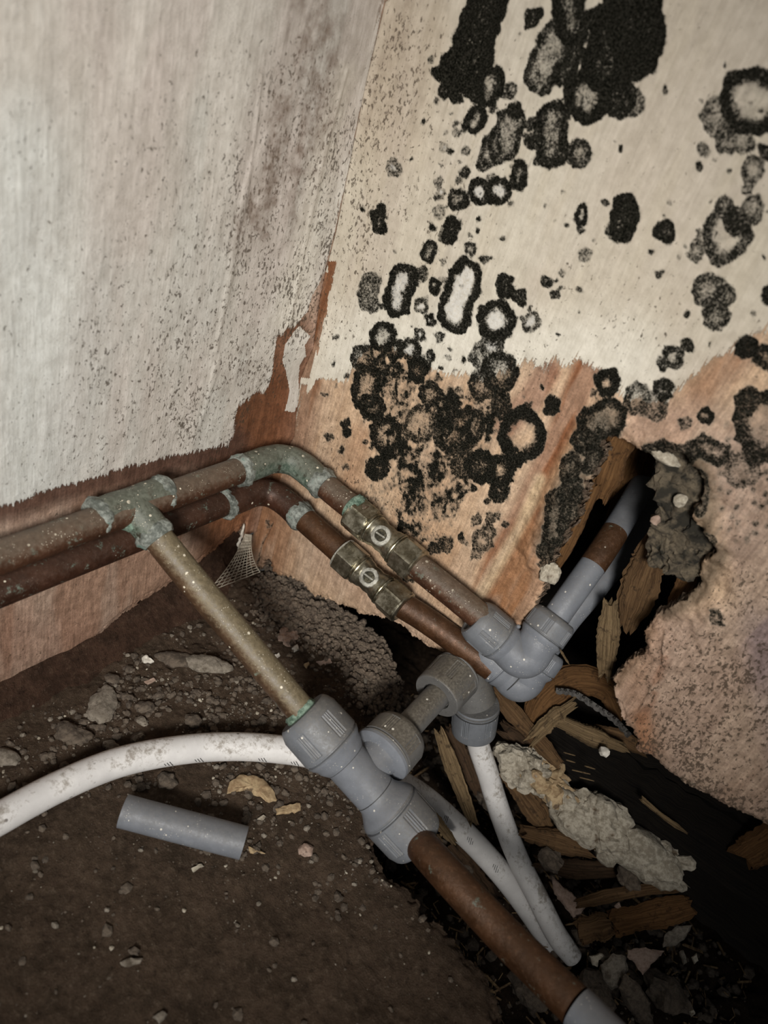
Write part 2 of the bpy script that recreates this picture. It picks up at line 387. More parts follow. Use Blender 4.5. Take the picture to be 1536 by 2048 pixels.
# -------- shape builders
def frame_dirs(d):
    d = d / np.linalg.norm(d); u = np.cross(d, [0, 0, 1.]); u = u / np.linalg.norm(u) if np.linalg.norm(u) > 1e-3 else np.array([1., 0, 0])
    return d, u, np.cross(d, u)
def lathe(name, p0, d, prof, mat, parent, seg=64, rfun=None, up=None, caps=True):
    p0 = np.array(p0, float); d, u, v = frame_dirs(np.array(d, float))
    if up is not None:
        v = np.array(up, float); v = v - d * (v @ d); v /= np.linalg.norm(v); u = np.cross(v, d)
    V = []; th = np.arange(seg) * 2 * math.pi / seg
    for i, (t, r) in enumerate(prof):
        rr = r * np.ones(seg) if rfun is None else rfun(i, t, r, th)
        V.append(p0 + d * t + np.outer(rr * np.cos(th), u) + np.outer(rr * np.sin(th), v))
    n = len(prof); V = np.concatenate(V)
    Fq = [[i * seg + j, i * seg + (j + 1) % seg, (i + 1) * seg + (j + 1) % seg, (i + 1) * seg + j] for i in range(n - 1) for j in range(seg)]
    if caps: Fq += [[j for j in range(seg)][::-1], [(n - 1) * seg + j for j in range(seg)]]
    me = mesh_np(name, V, Fq)
    o = link(name, me, mat, parent)
    fix_normals(me); sharp(me, 38)
    return o
def fix_normals(me):
    bm = bmesh.new(); bm.from_mesh(me); bmesh.ops.recalc_face_normals(bm, faces=bm.faces); bm.to_mesh(me); bm.free()
def sharp(me, deg):
    me.set_sharp_from_angle(angle=math.radians(deg))
def catmull(pts, n=14):
    pts = [np.array(p, float) for p in pts]; pts = [2 * pts[0] - pts[1]] + pts + [2 * pts[-1] - pts[-2]]; out = []
    for i in range(1, len(pts) - 2):
        for k in range(n):
            t = k / n; a, b, c, d = pts[i - 1:i + 3]
            out.append(.5 * ((2 * b) + (c - a) * t + (2 * a - 5 * b + 4 * c - d) * t * t + (3 * b - a - 3 * c + d) * t ** 3))
    out.append(pts[-2]); return np.array(out)
def tube(name, path, r, mat, parent=None, seg=40, wob=0.0, rf=None, caps=True, smooth_n=None, inner=None):
    path = np.array(path, float) if smooth_n is None else catmull(path, smooth_n)
    n = len(path); T = np.gradient(path, axis=0); T /= np.linalg.norm(T, axis=1)[:, None]
    L = np.concatenate([[0], np.cumsum(np.linalg.norm(np.diff(path, axis=0), axis=1))]); L /= L[-1]
    _, u, v = frame_dirs(T[0]); V = []; th = np.arange(seg) * 2 * math.pi / seg
    for i in range(n):
        u = u - T[i] * (u @ T[i]); u /= np.linalg.norm(u); v = np.cross(T[i], u)
        rr = (r if rf is None else rf(L[i])) * np.ones(seg)
        if wob: rr = rr * (1 + wob * np.array([mnoise.noise(Vector((path[i] + u * r * math.cos(a) + v * r * math.sin(a)) * 160)) for a in th]))
        V.append(path[i] + np.outer(rr * np.cos(th), u) + np.outer(rr * np.sin(th), v))
    Fq = [[i * seg + j, i * seg + (j + 1) % seg, (i + 1) * seg + (j + 1) % seg, (i + 1) * seg + j] for i in range(n - 1) for j in range(seg)]
    if inner:     # open ends with wall thickness
        base = n * seg
        for e, i in ((0, 0), (1, n - 1)):
            ring = V[i]; c = path[i]; s_ = 1 if e == 0 else -1
            V.append(c + (ring - c) * inner); V.append(c + (ring - c) * inner + s_ * T[i] * r * 1.6)
            k0 = base + e * 2 * seg
            for j in range(seg):
                j2 = (j + 1) % seg
                Fq.append([i * seg + j, i * seg + j2, k0 + j2, k0 + j]); Fq.append([k0 + j, k0 + j2, k0 + seg + j2, k0 + seg + j])
            Fq.append([k0 + seg + j for j in range(seg)])
    elif caps: Fq += [[j for j in range(seg)][::-1], [(n - 1) * seg + j for j in range(seg)]]
    me = mesh_np(name, np.concatenate(V), Fq); fix_normals(me); sharp(me, 40)
    return link(name, me, mat, parent)
def crust(name, c, d, r, w, mat, parent, seed=0):       # lumpy ring of solder or verdigris round a pipe
    prof = [(-w, r * .97), (-w * .6, r * 1.06), (0, r * 1.10), (w * .5, r * 1.05), (w, r * .97)]
    rs = np.random.default_rng(seed); ph = rs.random(4) * 6
    def rf(i, t, rr, th):
        return rr + (.00055 * np.sin(3 * th + ph[0] + i) + .00035 * np.sin(7 * th + ph[1] - i * .7) + .0003 * np.sin(13 * th + ph[2] + 2 * i)) * (1 if 0 < i < 4 else 0)
    return lathe(name, c, d, prof, mat, parent, 56, rf)

def lump(name, c, size, mat, parent=None, seed=0, rough=.25, sub=3, rot=None, flat_bottom=False, cells=1.0):
    bm = bmesh.new(); bmesh.ops.create_icosphere(bm, subdivisions=sub, radius=1)
    s = Vector((seed * 3.7, seed * 1.3, seed * 7.1)); Rm = Matrix.Rotation(0, 3, 'Z') if rot is None else rot
    sz = Vector(size) if hasattr(size, '__len__') else Vector((size,) * 3)
    for v in bm.verts:
        d = v.co.normalized(); q = Vector((d.x * sz.x, d.y * sz.y, d.z * sz.z)) / max(sz)
        k = 1 + rough * (mnoise.noise(q * 1.6 * cells + s) * 1.3 + .6 * mnoise.noise(q * 4.1 * cells + s) + .35 * mnoise.noise(q * 9 * cells + s))
        p = Vector((d.x * sz.x, d.y * sz.y, d.z * sz.z)) * k
        if flat_bottom: p.z = max(p.z, -sz.z * .35)
        v.co = Rm @ p + Vector(c)
    me = bpy.data.meshes.new(name); bm.to_mesh(me); bm.free()
    me.polygons.foreach_set('use_smooth', [True] * len(me.polygons)); sharp(me, 32)
    return link(name, me, mat, parent)

def flake(name, pts3, nrm, th, mat, parent=None, seed=0, curl=0.0):   # a flat torn flake from an outline
    P3 = [np.array(p, float) for p in pts3]; nrm = np.array(nrm, float); nrm /= np.linalg.norm(nrm); rs = random.Random(seed)
    out = []
    for a, b in zip(P3, P3[1:] + P3[:1]):
        L = np.linalg.norm(b - a); k = max(2, int(L / .0016))
        for i in range(k):
            t = i / k; p = a + (b - a) * t + (np.array([rs.random() for _ in range(3)]) - .5) * .0009 * (1 if i else .3); out.append(p)
    c = sum(out) / len(out); n = len(out); V = []; rad = max(np.linalg.norm(p - c) for p in out)
    scales = (1.0, .78, .5, .22)
    for lay in (0, 1):
        for s_ in scales:
            for p in out:
                q = c + (p - c) * s_; dd = np.linalg.norm(q - c) / rad
                q = q + nrm * ((th if lay == 0 else 0) * (1 if s_ < 1 else .55) + curl * dd * dd + .0005 * mnoise.noise(Vector(q * 500)))
                V.append(q)
        V.append(c + nrm * (th if lay == 0 else 0))
    K = len(scales) * n + 1; Fq = []
    for lay in (0, 1):
        o_ = lay * K
        for s_ in range(len(scales) - 1):
            for j in range(n):
                j2 = (j + 1) % n; f = [o_ + s_ * n + j, o_ + s_ * n + j2, o_ + (s_ + 1) * n + j2, o_ + (s_ + 1) * n + j]; Fq.append(f)
        for j in range(n): Fq.append([o_ + (len(scales) - 1) * n + j, o_ + (len(scales) - 1) * n + (j + 1) % n, o_ + K - 1])
    for j in range(n): Fq.append([j, (j + 1) % n, K + (j + 1) % n, K + j])
    me = mesh_np(name, V, Fq); fix_normals(me); sharp(me, 40)
    return link(name, me, mat, parent)

def splinter(name, pts, w, t, nrm, mat, parent=None, seed=0, taper=(.75, .6), nu=26, ragged=.5):
    """A split stick along pts: width w across, thickness t along nrm, fibres along its length, torn ends."""
    path = catmull(pts, max(3, nu // (len(pts) - 1))); n = len(path); rs = np.random.default_rng(seed)
    T = np.gradient(path, axis=0); Lt = np.linalg.norm(T, axis=1)[:, None]; T = T / Lt
    L = np.concatenate([[0], np.cumsum(np.linalg.norm(np.diff(path, axis=0), axis=1))]); tot = L[-1]
    nrm = np.array(nrm, float); K = 20; V = []; gr = []; ac = []
    th = np.arange(K) * 2 * math.pi / K
    fib = rs.normal(0, .10, K); endo = [rs.random(K) * w * ragged * 1.6, rs.random(K) * w * ragged * 1.6]
    for i in range(n):
        s_ = np.cross(T[i], nrm); s_ /= np.linalg.norm(s_); nn = np.cross(s_, T[i]); f = L[i] / tot
        k = (1 - (1 - taper[0]) * max(0, 1 - f * 5)) * (1 - (1 - taper[1]) * max(0, 1 - (1 - f) * 5))
        k *= 1 + .16 * math.sin(f * 9 + seed) * rs.random()
        cs, sn = np.cos(th), np.sin(th); sq = lambda x: np.sign(x) * np.abs(x) ** .55
        rad = (1 + fib + rs.normal(0, .035, K)) * k
        p = path[i] + np.outer(sq(cs) * rad * w / 2, s_) + np.outer(sq(sn) * rad * t / 2, nn)
        if i == 0: p = p - np.outer(endo[0] - w * .2, T[0])
        if i == n - 1: p = p + np.outer(endo[1] - w * .2, T[-1])
        V.append(p); gr += [L[i]] * K; ac += list(th / 6.2832 * (w + t) * 2 + seed)
    V.append(path[0][None]); V.append(path[-1][None]); gr += [0, tot]; ac += [seed, seed]
    Fq = [[i * K + j, i * K + (j + 1) % K, (i + 1) * K + (j + 1) % K, (i + 1) * K + j] for i in range(n - 1) for j in range(K)]
    Fq += [[(j + 1) % K, j, n * K] for j in range(K)] + [[(n - 1) * K + j, (n - 1) * K + (j + 1) % K, n * K + 1] for j in range(K)]
    me = mesh_np(name, np.concatenate(V), Fq); fattr(me, 'grain', np.array(gr)); fattr(me, 'across', np.array(ac))
    fix_normals(me); sharp(me, 30)
    return link(name, me, mat, parent)
# ================================================================== WALLS
def axis_coords(lo, fine0, fine1, hi, step, coarse=.006):
    return np.concatenate([np.arange(lo, fine0 - 1e-9, coarse), np.arange(fine0, fine1, step), np.arange(fine1, hi + coarse, coarse)])
def blend(base, f, c):
    return base * (1 - f[..., None]) + np.array(c) * f[..., None]
def stroke(u, v, pts, w, soft=.5):
    return sst(w * (1 + soft), w * (1 - soft), seg_dist(u, v, pts))

# the corner is not plumb: where the plaster crack runs, measured on the right wall plane
CRACK = [(765, 0), (733, 160), (701, 322), (672, 465), (651, 545), (640, 596), (627, 694), (601, 759), (589, 873), (540, 960), (508, 1006), (500, 1053), (497, 1140)]
cz = np.array([on(x, y, 1)[2] for x, y in CRACK])[::-1]; cxo = np.array([on(x, y, 1)[0] for x, y in CRACK])[::-1]
def corner_x(z): return np.interp(z, cz, np.clip(cxo, -.001, .02), right=0)

# ---- left wall (plane x = 0)
A = axis_coords(-.80, -.245, 0.0, 0.0, .0007); A = A[A <= 1e-6]; A[-1] = 0
B = axis_coords(0.0, 0.0, .40, .80, .0007)
ya, zb = np.meshgrid(A, B, indexing='ij'); X0 = corner_x(zb) * np.exp(ya / .022)
u, v = pix(X0, ya, zb)
keep_px = poly_sdf(u, v, [(-9500, 3200), (-300, 1530), (0, 1393), (85, 1361), (135, 1324), (180, 1300), (184, 1283), (217, 1255), (244, 1231), (281, 1202), (332, 1171),
                          (390, 1131), (420, 1107), (455, 1080), (480, 1060), (494, 1040), (700, 1040), (900, -1500), (900, -9500), (-9500, -9500)])
keep_px = np.where((u < -8000), 400, keep_px) + (fbm(ya * 900, zb * 900, 3) - .5) * 9 + (fbm(ya * 220, zb * 220, 5) - .5) * 12
keep_px = np.where((ya > -.012) & (zb > .035), 60, keep_px); keep_px = np.where(zb > .13, np.maximum(keep_px, 20), keep_px)
keep = keep_px * .00027
LP = [(-9000, 5000), (-9000, 3800), (-600, 1250), (0, 1012), (40, 1003), (75, 985), (110, 976), (170, 962), (250, 935), (330, 917), (390, 903), (455, 890), (468, 862), (474, 830), (478, 812), (492, 800),
      (505, 786), (528, 783), (540, 768), (548, 720), (556, 672), (575, 655), (590, 658), (598, 648), (618, 622), (628, 588), (650, 545), (656, 520), (700, 330), (780, -60), (900, -9000), (-9000, -9000)]
pl = poly_sdf(u, v, LP)
fl1 = poly_sdf(u, v, [(583, 668), (598, 650), (622, 672), (610, 690), (613, 712), (600, 730), (598, 760), (601, 800), (590, 826), (568, 822), (575, 800), (578, 780), (570, 742), (563, 722), (568, 690)])
fl2 = poly_sdf(u, v, [(549, 838), (556, 826), (561, 832), (553, 841)])
paint = np.clip(np.maximum(pl / 14, np.maximum(fl1, fl2) / 4), -1.8, 1.8)
paint = np.where((fl1 < 0) & (poly_sdf(u, v, [(552, 680), (590, 655), (655, 535), (645, 700), (600, 870), (500, 870), (540, 790)]) > 0) & (pl < 3), np.minimum(paint, -1.6), paint)
paint = np.where(u < -8000, 1.6, paint)
nz1 = fbm(ya * 22, zb * 6, 11); nz2 = fbm(ya * 60, zb * 14, 12); nz3 = fbm(ya * 9, zb * 9, 13)
pc = np.zeros(ya.shape + (3,)) + np.array([.60, .565, .515])
pc = blend(pc, sst(.42, .62, nz1) * .55, (.56, .485, .45)); pc = blend(pc, sst(.45, .7, nz2) * .45, (.55, .56, .525))
pc = blend(pc, sst(.62, .40, nz3) * .35, (.50, .475, .43)); pc = blend(pc, stroke(u, v, [(0, 330), (60, 600), (40, 980)], 130, .9) * .7, (.62, .64, .62))
pc = blend(pc, stroke(u, v, [(690, 150), (640, 330), (602, 520), (575, 640)], 26, .8) * .6, (.68, .64, .56))
pc = blend(pc, stroke(u, v, [(200, 60), (200, 200), (280, 340)], 90, .9) * .35 * sst(.3, .7, nz2), (.42, .33, .29))
stain = stroke(u, v, [(620, -60), (590, 180), (560, 330), (530, 430)], 66, .9) * 1.25 * sst(.28, .58, nz2 * .5 + fbm(ya * 90, zb * 40, 21) * .5)
stain = stain + stroke(u, v, [(520, 450), (500, 600), (470, 760)], 45, .9) * .45 * sst(.4, .6, nz2)
stain = stain + stroke(u, v, [(100, 400), (95, 470)], 50, .9) * .25 + stroke(u, v, [(640, 60), (660, 200)], 60, .9) * .3
speck = .62 + .35 * stroke(u, v, [(480, 300), (420, 560), (330, 800)], 190, .9) + .62 * stroke(u, v, [(640, -50), (580, 260), (530, 480), (500, 720)], 70, .9)
speck = speck + .55 * stroke(u, v, [(230, 760), (400, 820)], 110, .9) * nz3 * 1.7 + .9 * stroke(u, v, [(690, 250), (640, 470), (600, 650)], 34, .8)
speck = speck * sst(-60, 260, v) ** .5 * (.30 + 1.25 * fbm(ya * 75, zb * 50, 14)) + .15
speck = np.where(u < -8000, .1, speck)
bare = np.zeros(ya.shape + (3,)) + np.array([.43, .305, .235])
bare = blend(bare, sst(.4, .6, fbm(ya * 70, zb * 12, 15)) * .6, (.50, .38, .30)); bare = blend(bare, sst(.5, .66, fbm(ya * 50, zb * 9, 16)) * .7, (.30, .17, .11))
bare = blend(bare, stroke(u, v, [(520, 800), (500, 880), (440, 1000)], 75, .5), (.155, .066, .032))
bare = blend(bare, stroke(u, v, [(560, 660), (600, 800), (585, 900)], 60, .5) * .8, (.175, .072, .034))
bare = blend(bare, stroke(u, v, [(-200, 1085), (0, 1010), (200, 950), (460, 885)], 36, .6) * .95, (.100, .052, .036))  # unpainted brown strip above the pipe, with the pipe's shade painted in
bare = blend(bare, stroke(u, v, [(470, 1040), (440, 1110)], 45, .7) * .8, (.26, .115, .055))
bare = blend(bare, stroke(u, v, [(0, 1290), (160, 1300)], 70, .9) * .5, (.30, .17, .12))
ridge = sst(8, 0, np.abs(seg_dist(u, v, [(520, 150), (505, 300), (470, 480), (430, 700)]) + (fbm(zb * 60, ya * 3, 19) - .5) * 9)) + .8 * sst(7, 0, seg_dist(u, v, [(692, 140), (640, 330), (602, 520), (575, 655)]))
ridge = ridge + .6 * sst(6, 0, np.abs(seg_dist(u, v, [(440, 700), (400, 850)]) + (fbm(zb * 80, ya * 3, 29) - .5) * 16))
dl = (fbm(ya * 40, zb * 14, 31) - .5) * .0022 + (fbm(ya * 160, zb * 60, 32) - .5) * .0008 + ridge * .0007 + np.where(paint > 0, .00015, 0)
dl = dl - .0012 * sst(12, 0, keep_px) + .0012 * stroke(u, v, [(20, 1330), (150, 1270), (330, 1150)], 26, .9)
dl = dl * sst(0, -.004, ya)
def bl(a, b):
    f = np.exp(a / .022)
    return np.stack([corner_x(b) * f + dl, a, b], -1)
WL = sheet('wall_left', A, B, keep, bl, (-1, 0, 0), .007, {'paint': paint, 'speck': speck, 'stain': np.clip(stain, 0, 1), 'mould': np.full(ya.shape, -3.), 'halo': 0 * ya},
           {'bare': bare, 'paintcol': pc}, M_WL)
tag(WL, 'left wall, white painted plaster with fine specks above bare pink plaster', kind='structure')

# ---- right wall (plane y = 0)
A = axis_coords(-.004, -.004, .385, 1.0, .0007); B = axis_coords(-.02, -.02, .42, .85, .0007)
xa, zb = np.meshgrid(A, B, indexing='ij'); u, v = pix(xa, 0 * xa, zb)
TORN = [(470, 1085), (497, 1133), (518, 1139), (522, 1122), (536, 1119), (542, 1140), (556, 1152), (580, 1156), (602, 1168), (618, 1190), (640, 1193), (668, 1203), (720, 1228), (790, 1245), (850, 1292), (890, 1312), (940, 1345), (985, 1330),
        (1030, 1270), (1062, 1222), (1080, 1172), (1088, 1140), (1108, 1112), (1128, 1080), (1146, 1040), (1166, 1000), (1180, 960), (1198, 925), (1208, 880), (1226, 868), (1256, 872),
        (1284, 892), (1308, 905), (1372, 905), (1412, 962), (1398, 1010), (1392, 1036), (1415, 1072), (1436, 1100), (1394, 1136), (1402, 1172), (1372, 1200), (1312, 1230), (1290, 1262), (1291, 1300),
        (1226, 1358), (1233, 1400), (1246, 1442), (1276, 1480), (1272, 1502), (1300, 1512), (1362, 1562), (1430, 1602), (1536, 1652), (1700, 1745), (9000, 6400), (9000, -9000), (480, -9000)]
sd = poly_sdf(u, v, TORN)
sd = np.where((v < -8000) | (u > 8000), 400, sd)
hole_near = sst(140, 0, seg_dist(u, v, [(1110, 1110), (1210, 880), (1300, 900), (1420, 1000), (1400, 1180), (1290, 1270)]))
kp = sd + (fbm(xa * 700, zb * 700, 41) - .5) * 11 + (fbm(xa * 200, zb * 200, 42) - .5) * (10 + 12 * hole_near)
kp = np.where((zb > .10) & (xa < .03), np.maximum(kp, 30), kp)
keep = kp * .00026
RP = [(590, 860), (602, 770), (618, 768), (640, 755), (690, 765), (712, 720), (745, 690), (800, 700), (860, 736), (905, 752), (930, 745), (965, 760), (1010, 745), (1050, 722), (1085, 742), (1108, 716), (1135, 735), (1158, 712), (1186, 738), (1215, 752),
      (1250, 790), (1290, 800), (1335, 800), (1375, 760), (1420, 725), (1480, 690), (1536, 655), (1700, 560), (9000, -2000), (9000, -9000), (500, -9000)]
pr = poly_sdf(u, v, RP)
pr = np.where(seg_dist(u, v, [(648, 560), (630, 650), (612, 740)]) < 13 + 6 * vn(zb * 300, xa * 100), -40, pr)   # peeled strip along the crack
pr = np.where((poly_sdf(u, v, [(633, 700), (637, 745), (625, 775), (612, 792), (620, 750)]) > 0), 10, pr)
pr = np.where(poly_sdf(u, v, [(655, 522), (672, 522), (668, 548), (655, 560)]) > 0, -10, pr)
pk = 30 - 18 * sst(1000, 700, u)
paint = np.clip(pr / pk, -1.4, 1.6); paint = np.where(v < -8000, 1.6, paint)
n1 = fbm(xa * 40, zb * 8, 51); n2 = fbm(xa * 90, zb * 16, 52); n3 = fbm(xa * 12, zb * 12, 53)
pc = np.zeros(xa.shape + (3,)) + np.array([.545, .492, .405])
pc = blend(pc, sst(.45, .65, n1) * .5, (.51, .445, .375)); pc = blend(pc, sst(.45, .65, n3) * .5, (.585, .545, .462)); pc = blend(pc, sst(.5, .7, n2) * .4, (.53, .47, .37))
pc = blend(pc, stroke(u, v, [(690, 700), (880, 690), (1250, 720)], 80, .9) * .8, (.70, .67, .59)); pc = blend(pc, stroke(u, v, [(640, 640), (600, 740)], 34, .6) * .6, (.68, .63, .54))
pc = blend(pc, stroke(u, v, [(800, 60), (760, 200)], 110, .9) * .4, (.46, .36, .27))
bare = np.zeros(xa.shape + (3,)) + np.array([.56, .40, .27])
bare = blend(bare, stroke(u, v, [(600, 780), (585, 880), (520, 1000), (505, 1150)], 42, .6), (.21, .092, .042))
bare = blend(bare, stroke(u, v, [(655, 525), (640, 600), (615, 760)], 24, .6), (.20, .085, .038))
bare = blend(bare, stroke(u, v, [(720, 870), (690, 1010)], 22, .8) * .45, (.34, .17, .085))
bare = blend(bare, stroke(u, v, [(950, 790), (905, 880)], 12, .8) * .5, (.36, .20, .10))
bare = blend(bare, stroke(u, v, [(1095, 740), (1060, 800), (1010, 850)], 26, .5) * .95, (.26, .12, .07))
bare = blend(bare, stroke(u, v, [(1175, 740), (1120, 880), (1060, 1010), (1000, 1120), (960, 1230)], 30, .4), (.235, .095, .042))
bare = blend(bare, stroke(u, v, [(1200, 790), (1150, 890), (1090, 1000)], 16, .7) * .6, (.48, .31, .18))
bare = blend(bare, stroke(u, v, [(1080, 960), (1040, 1060), (960, 1190)], 13, .7) * .8, (.62, .48, .31))
bare = blend(bare, stroke(u, v, [(1090, 1080), (1050, 1160), (1010, 1230)], 44, .4) * .95, (.29, .135, .060))
bare = blend(bare, stroke(u, v, [(880, 1090), (900, 1180)], 40, .8) * .4, (.42, .24, .13))
bare = blend(bare, stroke(u, v, [(560, 1060), (540, 1120)], 40, .6) * .6, (.25, .105, .05))
bare = blend(bare, stroke(u, v, [(640, 1110), (760, 1200), (850, 1270)], 45, .8) * .6, (.46, .33, .25))
bare = blend(bare, stroke(u, v, [(1400, 790), (1490, 700)], 30, .7) * .8, (.29, .15, .085)); bare = blend(bare, stroke(u, v, [(1300, 850), (1370, 850)], 50, .8), (.42, .30, .235))
bare = blend(bare, sst(1380, 1440, u + (v - 900) * -.2) * sst(760, 900, v) + sst(1180, 1260, v) * sst(1150, 1250, u), (.42, .305, .235))
bare = blend(bare, stroke(u, v, [(1300, 1240), (1270, 1380), (1300, 1500)], 30, .9) * .6, (.33, .20, .13))
bare = blend(bare, sst(.42, .62, n1) * .35, (.38, .235, .14)); bare = blend(bare, sst(.5, .65, n2) * .35, (.52, .40, .30))
bare = blend(bare, stroke(u, v, [(1110, 1080), (1160, 940), (1210, 850)], 34, .6) * .8, (.14, .115, .085))

bare = blend(bare, stroke(u, v, [(1310, 900), (1400, 918), (1420, 1000), (1412, 1080), (1442, 1110), (1400, 1180), (1330, 1222)], 20, .8) * .8, (.12, .092, .062))
bare = blend(bare, stroke(u, v, [(1295, 1265), (1232, 1362)], 14, .8) * .7, (.22, .14, .085)); bare = blend(bare, stroke(u, v, [(1282, 1440), (1290, 1500)], 18, .8) * .8, (.34, .165, .085))
bare = blend(bare, stroke(u, v, [(1340, 1290), (1300, 1400), (1285, 1440)], 10, .8) * .6 * sst(.4, .6, fbm(xa * 150, zb * 150, 58)), (.24, .12, .07))
speck = .42 + .85 * stroke(u, v, [(735, 60), (700, 330), (640, 640)], 95, .9) + .5 * stroke(u, v, [(800, 150), (850, 420)], 130, .9) + .3 * sst(900, 1300, v) * sst(1200, 1300, u)
speck = speck + .55 * stroke(u, v, [(620, 900), (720, 1000)], 60, .9) + .35 * stroke(u, v, [(1050, 700), (1300, 650)], 120, .9)
speck = speck + .65 * sst(700, 1100, v) * sst(1380, 1430, u) * sst(1300, 1200, v) + .5 * stroke(u, v, [(1290, 1500), (1536, 1640)], 60, .9) + .75 * sst(1240, 1300, v) * sst(1250, 1300, u)
speck = speck * (.35 + 1.2 * fbm(xa * 45, zb * 35, 54)) + .08
speck = np.where((v < -8000) | (u > 8000), .15, speck)
stain = stroke(u, v, [(800, -50), (770, 160)], 90, .9) * .45 * sst(.35, .65, n2) + stroke(u, v, [(1430, 850), (1480, 1100)], 70, .9) * .55 * sst(.35, .65, fbm(xa * 70, zb * 70, 55)) + stroke(u, v, [(1290, 1500), (1540, 1650)], 26, .9) * .5
stain = stain + stroke(u, v, [(680, 900), (560, 1010)], 30, .9) * .25

